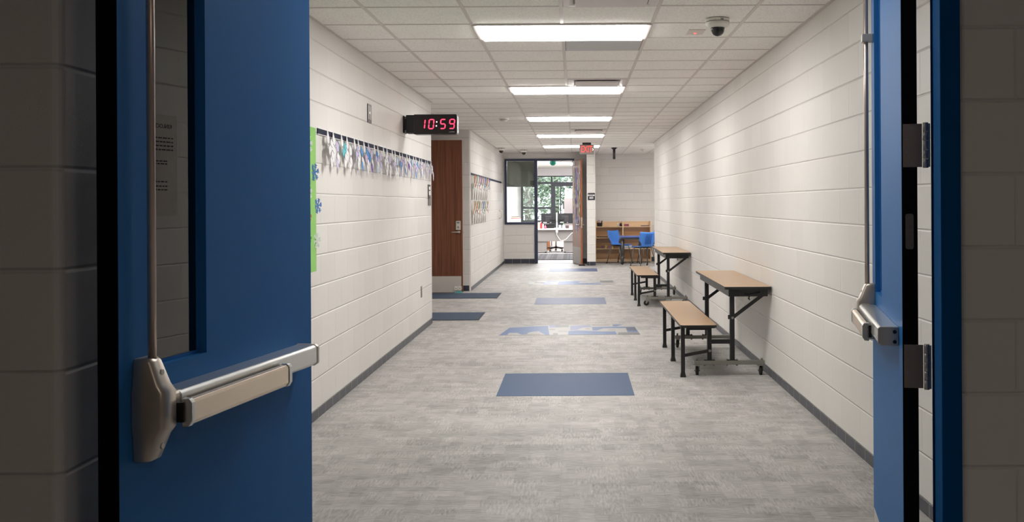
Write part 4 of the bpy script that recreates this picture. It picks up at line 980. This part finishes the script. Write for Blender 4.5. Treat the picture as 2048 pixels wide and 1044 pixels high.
# pupil table
TBL = plain('blue_violet_table_edge', (84, 106, 176), 0.4)
t = thing('pupil_table', 'blue-edged pupil table on grey legs in front of the bookshelf', 'table', (1.0, 23.62, 0))
MB().prism([(0, 0), (0.74, 0.0), (0.62, 0.48), (0.03, 0.48)], lambda u, v, w_: (u, v, w_), 0.632, 0.662).build('table_top', TBL, t, bevel=0.006)
TG = plain('grey_table_leg', (88, 90, 92), 0.4, 0.5)
MB().prism([(0.03, 0.04), (0.69, 0.04), (0.58, 0.44), (0.06, 0.44)], lambda u, v, w_: (u, v, w_), 0.59, 0.6318).build('apron', TG, t)
for x, y in ((0.06, 0.08), (0.64, 0.08), (0.10, 0.40), (0.49, 0.40)):
    l_ = MB().tube([(x, y, 0.20), (x, y, 0.5895)], 0.024, 14); l_.tube([(x, y, 0.085), (x, y, 0.205)], 0.017, 12)
    lo = l_.build('leg', TG, t)
    MB().tube([(x - 0.012, y, 0.042), (x + 0.012, y, 0.042)], 0.042, 20).build('caster', RUBBER, lo)
    MB().box(x - 0.016, y - 0.012, 0.06, x + 0.016, y + 0.012, 0.10).build('caster_bracket', GREYP, lo)
CHB = plain('bright_blue_chair_plastic', (70, 132, 218), 0.4)
CHL = plain('grey_chair_tube', (128, 126, 124), 0.35, 0.7)
def chair():
    t = thing('pupil_chair', '', 'chair')
    prof = [(-0.235, 0.785, 0.40, 0.03), (-0.228, 0.74, 0.43, 0.035), (-0.205, 0.66, 0.44, 0.04), (-0.185, 0.58, 0.42, 0.04), (-0.172, 0.53, 0.33, 0.03), (-0.160, 0.485, 0.28, 0.02), (-0.135, 0.452, 0.32, 0.008), (-0.08, 0.440, 0.40, 0.006), (0.02, 0.438, 0.43, 0.010), (0.12, 0.444, 0.43, 0.010), (0.185, 0.442, 0.41, 0.006), (0.215, 0.425, 0.38, 0.0)]
    rows = []
    for k, (y, z, wd, cv) in enumerate(prof):
        r = []
        for j in range(13):
            s_ = -1 + 2 * j / 12; dip = cv * s_ * s_
            if k < 6: r.append((s_ * wd / 2, y + dip, z - (0.018 * (1 - s_ * s_) if k == 0 else 0)))
            else: r.append((s_ * wd / 2, y, z + dip))
        rows.append(r)
    MB().grid(rows).build('shell', CHB, t, solid=0.010)
    rb = MB()
    for x in (-0.07, -0.035, 0.0, 0.035, 0.07):
        rb.tube([(x, -0.247, 0.73), (x, -0.219, 0.66), (x, -0.196, 0.58), (x, -0.180, 0.50)], 0.006, 6)
    rb.build('back_ribs', plain('chair_rib_blue', (38, 84, 160), 0.5) if 'chair_rib_blue' not in bpy.data.materials else bpy.data.materials['chair_rib_blue'], t)
    MB().box(-0.13, -0.10, 0.414, 0.13, 0.14, 0.430).build('seat_plate', BLACKP, t, bevel=0.004)
    for sx in (-1, 1):
        for y0, y1 in ((0.12, 0.215), (-0.10, -0.215)):
            l_ = MB().tube([(sx * 0.10, y0, 0.420), (sx * 0.165, y0 * 1.02, 0.418), (sx * 0.185, y0 * 1.08, 0.395), (sx * 0.215, y1, 0.022)], 0.0115, 10)
            lo = l_.build('leg', CHL, t)
            MB().tube([(sx * 0.2145, y1 * 0.998, 0.028), (sx * 0.2165, y1 * 1.002, 0.0)], 0.014, 10).build('foot_cap', RUBBER, lo)
    return t
c0 = chair()
def put(o, x, y, face, lab):
    o.location = (x, y, 0); o.rotation_euler = (0, 0, face - PI / 2); o['label'] = lab; o['group'] = 'blue pupil chairs around the small table'
put(c0, 1.03, 24.37, math.radians(-40), 'blue plastic chair left of the pupil table, its seat turned to the viewer')
c1 = copy_tree(c0); put(c1, 1.52, 23.12, math.radians(118), 'blue plastic chair with ribbed back toward the viewer, nearest the corridor wall')
c2 = copy_tree(c0); put(c2, 1.70, 24.30, math.radians(188), 'blue plastic chair mostly hidden behind the ribbed-back chair')

# ================================================================== CLASSROOM
t = thing('roller_shade', 'grey-green roller shade half lowered inside the far sidelight window', 'shade', (-1.32, Y_END + 0.09, 2.44))
SH = plain('shade_cloth_grey_green', (126, 134, 124), 0.8, noise=0.08, nscale=5)
MB().box(-0.325, 0, -0.60, 0.325, 0.003, 0).build('cloth', SH, t); MB().tube([(-0.325, 0.022, -0.022), (0.325, 0.022, -0.022)], 0.02, 14).build('roller', SH, t); MB().box(-0.325, -0.004, -0.615, 0.325, 0.008, -0.60).build('hem_bar', SH, t)
t = thing('paper_lantern', 'teal honeycomb paper ball hanging in the classroom doorway', 'paper ball', (-0.60, 27.0, 2.50))
m = MB(); n_ = 40
for k in range(n_): pass
rings = []
for a in range(0, 19):
    th = PI * a / 18; rings.append([(0.078 * math.sin(th) * (1 + 0.06 * (k % 2)) * math.cos(2 * PI * k / n_) + 1e-5, 0.078 * math.sin(th) * (1 + 0.06 * (k % 2)) * math.sin(2 * PI * k / n_), 0.078 * math.cos(th)) for k in range(n_)])
m.loft(rings, 0, False, False).build('ball', plain('teal_tissue', (34, 140, 120), 0.8), t)
MB().tube([(0, 0, 0.078), (0, 0, HC - 2.50)], 0.0015, 6).build('string', PAPER, t)
def rug_mat():
    m, n, l, b = smat('grey_plaid_rug')
    geo = n.new('ShaderNodeNewGeometry'); sp = n.new('ShaderNodeSeparateXYZ'); l.new(geo.outputs['Position'], sp.inputs[0])
    def band(s_, w_, k, th): return M1(n, l, 'GREATER_THAN', M1(n, l, 'FRACT', M1(n, l, 'ADD', M1(n, l, 'MULTIPLY', s_, w_), k)), th)
    a = M1(n, l, 'ADD', band(sp.outputs['X'], 3.1, 0.1, 0.6), band(sp.outputs['Y'], 1.6, 0.2, 0.6))
    a = M1(n, l, 'ADD', a, band(sp.outputs['X'], 7.3, 0.5, 0.8))
    cr = n.new('ShaderNodeValToRGB'); e_ = cr.color_ramp.elements; e_[0].color = rgb(24, 22, 25); e_[1].color = rgb(84, 80, 80)
    l.new(M1(n, l, 'MULTIPLY', a, 0.36), cr.inputs['Fac']); l.new(cr.outputs[0], b.inputs['Base Color']); b.inputs['Roughness'].default_value = 0.95
    return m
t = thing('rug', 'dark grey plaid rug on the classroom floor inside the far door', 'rug', (-0.5, 27.4, 0))
MB().box(-1.15, -1.5, 0, 1.3, 1.6, 0.010).build('pile', rug_mat(), t)
m = MB().ring_slab((-1.18, -1.53, 1.33, 1.63), (-1.15, -1.5, 1.3, 1.6), 0.0, 0.011); m.v = [(x, z, y) for x, y, z in m.v]; m.build('binding', plain('rug_binding', (44, 42, 48), 0.9), t)
DESK = plain('light_grey_laminate', (190, 186, 182), 0.45); MOD = plain('mid_grey_panel', (132, 127, 123), 0.5)
t = thing('desk', 'light grey office desk facing the doorway in the classroom', 'desk', (-0.45, 29.6, 0))
MB().box(-0.95, -0.05, 0.665, 1.15, 0.70, 0.705).build('desk_top', DESK, t, bevel=0.004)
MB().box(-0.90, 0.02, 0.34, 1.10, 0.045, 0.6648).build('modesty_panel', MOD, t)
for x0, x1 in ((-0.88, -0.40), (0.09, 0.62)):
    o = MB().box(x0, 0.05, 0.035, x1, 0.62, 0.664).build('pedestal', MOD, t, bevel=0.004)
    m = MB()
    for z0, z1 in ((0.06, 0.30), (0.31, 0.48), (0.49, 0.65)): m.box(x0 + 0.01, 0.6205, z0, x1 - 0.01, 0.63, z1)
    m.build('drawer_fronts', DESK, o)
    m = MB()
    for x in (x0 + 0.03, x1 - 0.03):
        for y in (0.09, 0.58): m.cyl((x, y, 0), (x, y, 0.036), 0.02, 10)
    m.build('glides', BLACKP, o)
MB().box(1.06, 0.05, 0.0, 1.10, 0.66, 0.664).build('end_panel', MOD, t)
DX, DY, DZ = -0.45, 29.6, 0.7055
t = thing('monitor_stand', 'silver pole stand holding two monitors on the classroom desk', 'monitor stand', (-0.555, DY + 0.22, DZ))
MB().box(-0.09, -0.07, 0, 0.09, 0.09, 0.012).build('base', ALU, t, bevel=0.004); MB().tube([(0, 0, 0.012), (0, 0, 0.45)], 0.021, 14).build('pole', ALU, t)
m = MB(); m.bar((-0.20, 0.022, 0.27), (0.20, 0.022, 0.27), 0.02, 0.04); m.bar((-0.06, 0.0, 0.20), (0.06, 0.0, 0.20), 0.03, 0.03); m.build('arm', BLACKP, t)
for dx, rz, lab in ((-0.245, 0.06, 'left of two black monitors seen from behind on the classroom desk'), (0.245, -0.10, 'right of two black monitors seen from behind on the classroom desk')):
    t = thing('monitor', lab, 'monitor', (-0.555 + dx, DY + 0.27, DZ + 0.27), rz, group='two monitors on the classroom desk')
    MB().prism(rrect(-0.215, -0.13, 0.215, 0.165, 0.012, 3), lambda u, v, w_: (u, w_, v), 0.0, 0.028).build('case', BLACKP, t)
    MB().box(-0.10, -0.012, -0.08, 0.10, 0.0, 0.09).build('rear_bulge', plain('monitor_grey', (34, 32, 34), 0.5) if dx < 0 else bpy.data.materials['monitor_grey'], t, bevel=0.006)
    MB().box(-0.205, 0.028, -0.115, 0.205, 0.030, 0.155).build('screen', plain('screen_off', (10, 10, 12), 0.15) if dx < 0 else bpy.data.materials['screen_off'], t)
    MB().box(-0.15, -0.0015, -0.105, -0.05, 0, -0.085).build('rating_label', PAPER, t); MB().box(0.04, -0.0015, -0.115, 0.08, 0, -0.09).build('port_cover', GREYP, t)
tag(MB().prism(rrect(-1.0, 0, -0.62, 0.125, 0.01, 3), lambda u, v, w_: (u, DY + 0.36 + w_, DZ + v), 0, 0.12).build('docking_box', BLACKP), 'black box standing under the left monitor', 'box')
def bottle(name, x, y, r, h_, c, cc, lab, cat='bottle'):
    t = thing(name, lab, cat, (x, DY + y, DZ))
    MB().lathe([(r * .9, 0), (r, 0.01), (r, h_ * 0.68), (r * 0.45, h_ * 0.84), (r * 0.42, h_ * 0.9)], n=16).build('body', plain(name + '_b%d' % int(abs(x) * 100), c, 0.3), t)
    MB().lathe([(r * 0.5, h_ * 0.9), (r * 0.5, h_), (r * 0.4, h_)], n=16).build('cap', plain(name + '_c%d' % int(abs(x) * 100), cc, 0.4), t)
bottle('bottle', -1.015, 0.14, 0.026, 0.20, (196, 44, 44), (230, 226, 222), 'red bottle on the desk left of the monitors')
bottle('glue_bottle', -1.09, 0.10, 0.024, 0.17, (226, 178, 140), (224, 120, 60), 'peach bottle with an orange cap at the desk left end')
bottle('pink_bottle', -0.885, 0.03, 0.030, 0.095, (224, 82, 110), (240, 160, 170), 'short pink bottle at the front of the desk')
bottle('white_bottle', -0.955, 0.20, 0.022, 0.15, (228, 222, 214), (190, 60, 50), 'white bottle between the red bottle and the left monitor')
for i, (x, wd, h_, c, lab) in enumerate(((-0.50, 0.07, 0.10, (232, 230, 230), 'white upright card under the right monitor, next to the pole'), (-0.40, 0.08, 0.095, (220, 226, 228), 'pale upright card second from the pole under the right monitor'), (-0.30, 0.09, 0.085, (70, 56, 56), 'dark photo print under the right monitor'), (-0.20, 0.13, 0.09, (206, 150, 150), 'pink photo print at the right under the monitor'))):
    tag(MB().box(x, DY + 0.08, DZ, x + wd, DY + 0.088, DZ + h_).build('standing_card', plain('card_%d' % i, c, 0.6, noise=0.0 if i < 2 else 0.4, nscale=40)), lab, 'card', 'cards standing on the desk')
t = thing('power_adapter', 'white power adapter hanging off the desk edge with its cable', 'adapter', (-0.55, DY - 0.05, 0.66))
MB().box(-0.03, -0.03, -0.065, 0.03, -0.0005, 0.03).build('block', WHITEP, t, bevel=0.006)
MB().tube([(0, -0.015, -0.065), (-0.005, -0.016, -0.13), (0.05, -0.018, -0.22), (0.10, -0.018, -0.29), (0.17, -0.018, -0.30), (0.27, -0.018, -0.25), (0.34, -0.018, -0.17), (0.42, -0.02, -0.09), (0.52, -0.02, -0.04)], 0.007, 8).build('cable', WHITEP, t)
t = thing('desk_cable', 'black cable drooping below the desk top on the right', 'cable', (-0.10, DY - 0.04, 0.66))
MB().tube([(0.085, 0.02, 0.055), (0.085, -0.022, 0.055), (0.09, -0.026, 0.0), (0.10, -0.026, -0.20), (0.12, -0.024, -0.42)], 0.007, 8).build('cord', BLACKP, t)
# swivel chair behind the desk
t = thing('swivel_chair', 'black swivel chair base seen under the classroom desk', 'chair', (-0.60, 30.62, 0))
m = MB()
for k in range(5):
    a = math.radians(20 + 72 * k); m.bar((0.03 * math.cos(a), 0.03 * math.sin(a), 0.13), (0.30 * math.cos(a), 0.30 * math.sin(a), 0.095), 0.05, 0.035)
m.tube([(0, 0, 0.09), (0, 0, 0.15)], 0.045, 16)
bs = m.build('star_base', BLACKP, t)
for k in range(5):
    a = math.radians(20 + 72 * k); x, y = 0.30 * math.cos(a), 0.30 * math.sin(a)
    m = MB(); m.tube([(x - 0.026, y, 0.032), (x - 0.006, y, 0.032)], 0.032, 16); m.tube([(x + 0.006, y, 0.032), (x + 0.026, y, 0.032)], 0.032, 16); m.cyl((x, y, 0.03), (x, y, 0.09), 0.008, 8); m.build('caster', BLACKP, bs)
MB().tube([(0, 0, 0.15), (0, 0, 0.42)], 0.026, 14).build('gas_column', STEEL_D, t)
MB().prism(rrect(-0.24, -0.23, 0.24, 0.23, 0.07, 5), lambda u, v, w_: (u, v, w_), 0.42, 0.50).build('seat', plain('chair_fabric', (34, 34, 38), 0.9), t, bevel=0.02)
MB().prism(rrect(-0.21, 0.54, 0.21, 0.92, 0.07, 5), lambda u, v, w_: (u, 0.20 + w_ + 0.05 * (v - 0.5), v), 0, 0.05).build('backrest', bpy.data.materials['chair_fabric'], t, bevel=0.015)
MB().bar((0, 0.20, 0.44), (0, 0.28, 0.62), 0.06, 0.02).build('back_support', BLACKP, t)
t = thing('tall_cabinet', 'tall grey cabinet behind the monitors in the classroom', 'cabinet', (0.13, 32.2, 0))
CG = plain('cabinet_grey', (116, 109, 107), 0.5)
MB().box(-0.50, -0.25, 0.0, 0.55, 0.25, 1.60).build('carcass', CG, t, bevel=0.004)
MB().box(-0.49, -0.262, 0.02, 0.54, -0.2505, 1.585).build('back_panel', CG, t)
MB().box(-0.535, -0.10, 1.25, -0.501, 0.02, 1.50).build('side_handle', BLACKP, t, bevel=0.004)
for x, wd, h_, lab in ((-0.47, 0.22, 0.28, 'white box at the left on the tall grey cabinet'), (-0.23, 0.13, 0.31, 'pinkish white box beside the other on the tall grey cabinet')):
    t = thing('carton', lab, 'box', (0.13 + x, 32.1, 1.6005), group='boxes on the tall cabinet')
    MB().box(0, 0, 0, wd, 0.2, h_).build('sides', plain('carton_%d' % int(wd * 100), (236, 226, 224), 0.7), t, bevel=0.003); MB().box(wd * 0.3, -0.001, h_ * 0.75, wd * 0.5, 0, h_ * 0.86).build('hand_hole', BLACKP, t)
tag(MB().box(-1.0, 31.3, 0, -0.80, 31.6, 0.62).build('wooden_stand', OAK, bevel=0.004), 'brown wooden block behind the chair base under the desk', 'stand')
tag(MB().box(-0.74, 31.4, 0, -0.24, 31.8, 0.40).build('storage_box', plain('pale_pink_box', (214, 204, 200), 0.7), bevel=0.006), 'pale box on the floor seen under the classroom desk', 'box')
t = thing('paper_tower', 'white drawer tower by the classroom left wall behind the sidelight', 'drawer tower', (-1.72, 29.25, 0))
MB().box(-0.14, -0.18, 0.0, 0.14, 0.18, 1.0).build('frame', WHITEP, t, bevel=0.004)
for k in range(6): MB().box(-0.13, -0.187, 0.03 + 0.16 * k, 0.13, -0.1805, 0.17 + 0.16 * k).build('drawer', PAPER, t)
for i, (z, h_, c, lab) in enumerate(((0, 0.026, (150, 60, 56), 'red book at the bottom of the pile on the white drawer tower'), (0.0265, 0.020, (206, 192, 176), 'cream book in the middle of the pile on the white drawer tower'), (0.047, 0.022, (92, 84, 80), 'dark book on top of the pile on the white drawer tower'))):
    t = thing('thick_book', lab, 'book', (-1.72, 29.25, 1.0005 + z), 0.1 * (i - 1), group='books on the white drawer tower')
    MB().box(-0.12, -0.09, 0, 0.12, 0.09, h_).build('cover', plain('tower_book_%d' % i, c, 0.5), t, bevel=0.002); MB().box(-0.116, 0.0901, 0.003, 0.116, 0.0905, h_ - 0.003).build('page_edge', PAPER, t)

# ================================================================== OUTSIDE
struct(MB().box(-30, Y_WIN + 0.16, -0.3, 30, 90, -0.15), 'lawn', plain('grass_green', (96, 120, 74), 0.9, noise=0.3, nscale=3))
BARK = plain('grey_bark', (92, 84, 78), 0.9, noise=0.3, nscale=8)
LEAF = [plain('leaf_%d' % i, c, 0.6) for i, c in enumerate(((104, 122, 100), (140, 156, 130), (172, 182, 164), (80, 96, 80)))]
def tree(x, y, h_, cr, n_, seed, lab, low):
    r_ = random.Random(seed)
    t = thing('tree', lab, 'tree', (x, y, -0.15), group='trees outside the classroom window')
    tr = MB().tube([(0, 0, 0), (0.04, 0.02, h_ * 0.35), (-0.05, 0.05, h_ * 0.7), (0, 0, h_)], [0.16, 0.13, 0.08, 0.02], 10)
    for k in range(9):
        a = r_.uniform(0, 2 * PI); z = h_ * r_.uniform(0.2, 0.8); L_ = cr * r_.uniform(0.5, 0.9)
        tr.tube([(0, 0, z), (L_ * 0.5 * math.cos(a), L_ * 0.5 * math.sin(a), z + 0.35), (L_ * math.cos(a), L_ * math.sin(a), z + 0.5)], [0.05, 0.035, 0.012], 6)
    tr.build('trunk', BARK, t)
    m = MB()
    for k in range(n_):
        u, v, w_ = r_.gauss(0, 1), r_.gauss(0, 1), r_.gauss(0, 1); q = math.sqrt(u * u + v * v + w_ * w_) or 1
        rad = r_.random() ** 0.45
        c = Vector((u / q * rad * cr, v / q * rad * cr, low + (h_ - low) * 0.5 + w_ / q * rad * (h_ - low) * 0.56))
        d = Vector((r_.gauss(0, 1), r_.gauss(0, 1), r_.gauss(0, 0.6))).normalized(); e_ = d.orthogonal().normalized(); s_ = r_.uniform(0.07, 0.15)
        m.add([c - d * s_, c + e_ * s_ * 0.4, c + d * s_, c - e_ * s_ * 0.4], [(0, 1, 2, 3)], r_.choice((0, 1, 1, 2, 2, 3)))
    o = m.build('foliage', LEAF, t, fix=False); o['kind'] = 'stuff'
tree(-1.9, 40.5, 5.0, 1.5, 2600, 1, 'leafy tree outside the classroom, nearest left in the window', 0.7)
tree(-0.9, 45.5, 5.4, 1.7, 2600, 2, 'leafy tree with a dark forked trunk outside, middle of the window', 1.2)
tree(1.2, 42.5, 4.6, 1.4, 2200, 3, 'leafy tree outside behind the glazed classroom door', 0.9)
tree(-3.8, 50.0, 6.0, 2.0, 2600, 4, 'more distant tree at the left behind the others outside', 0.6)
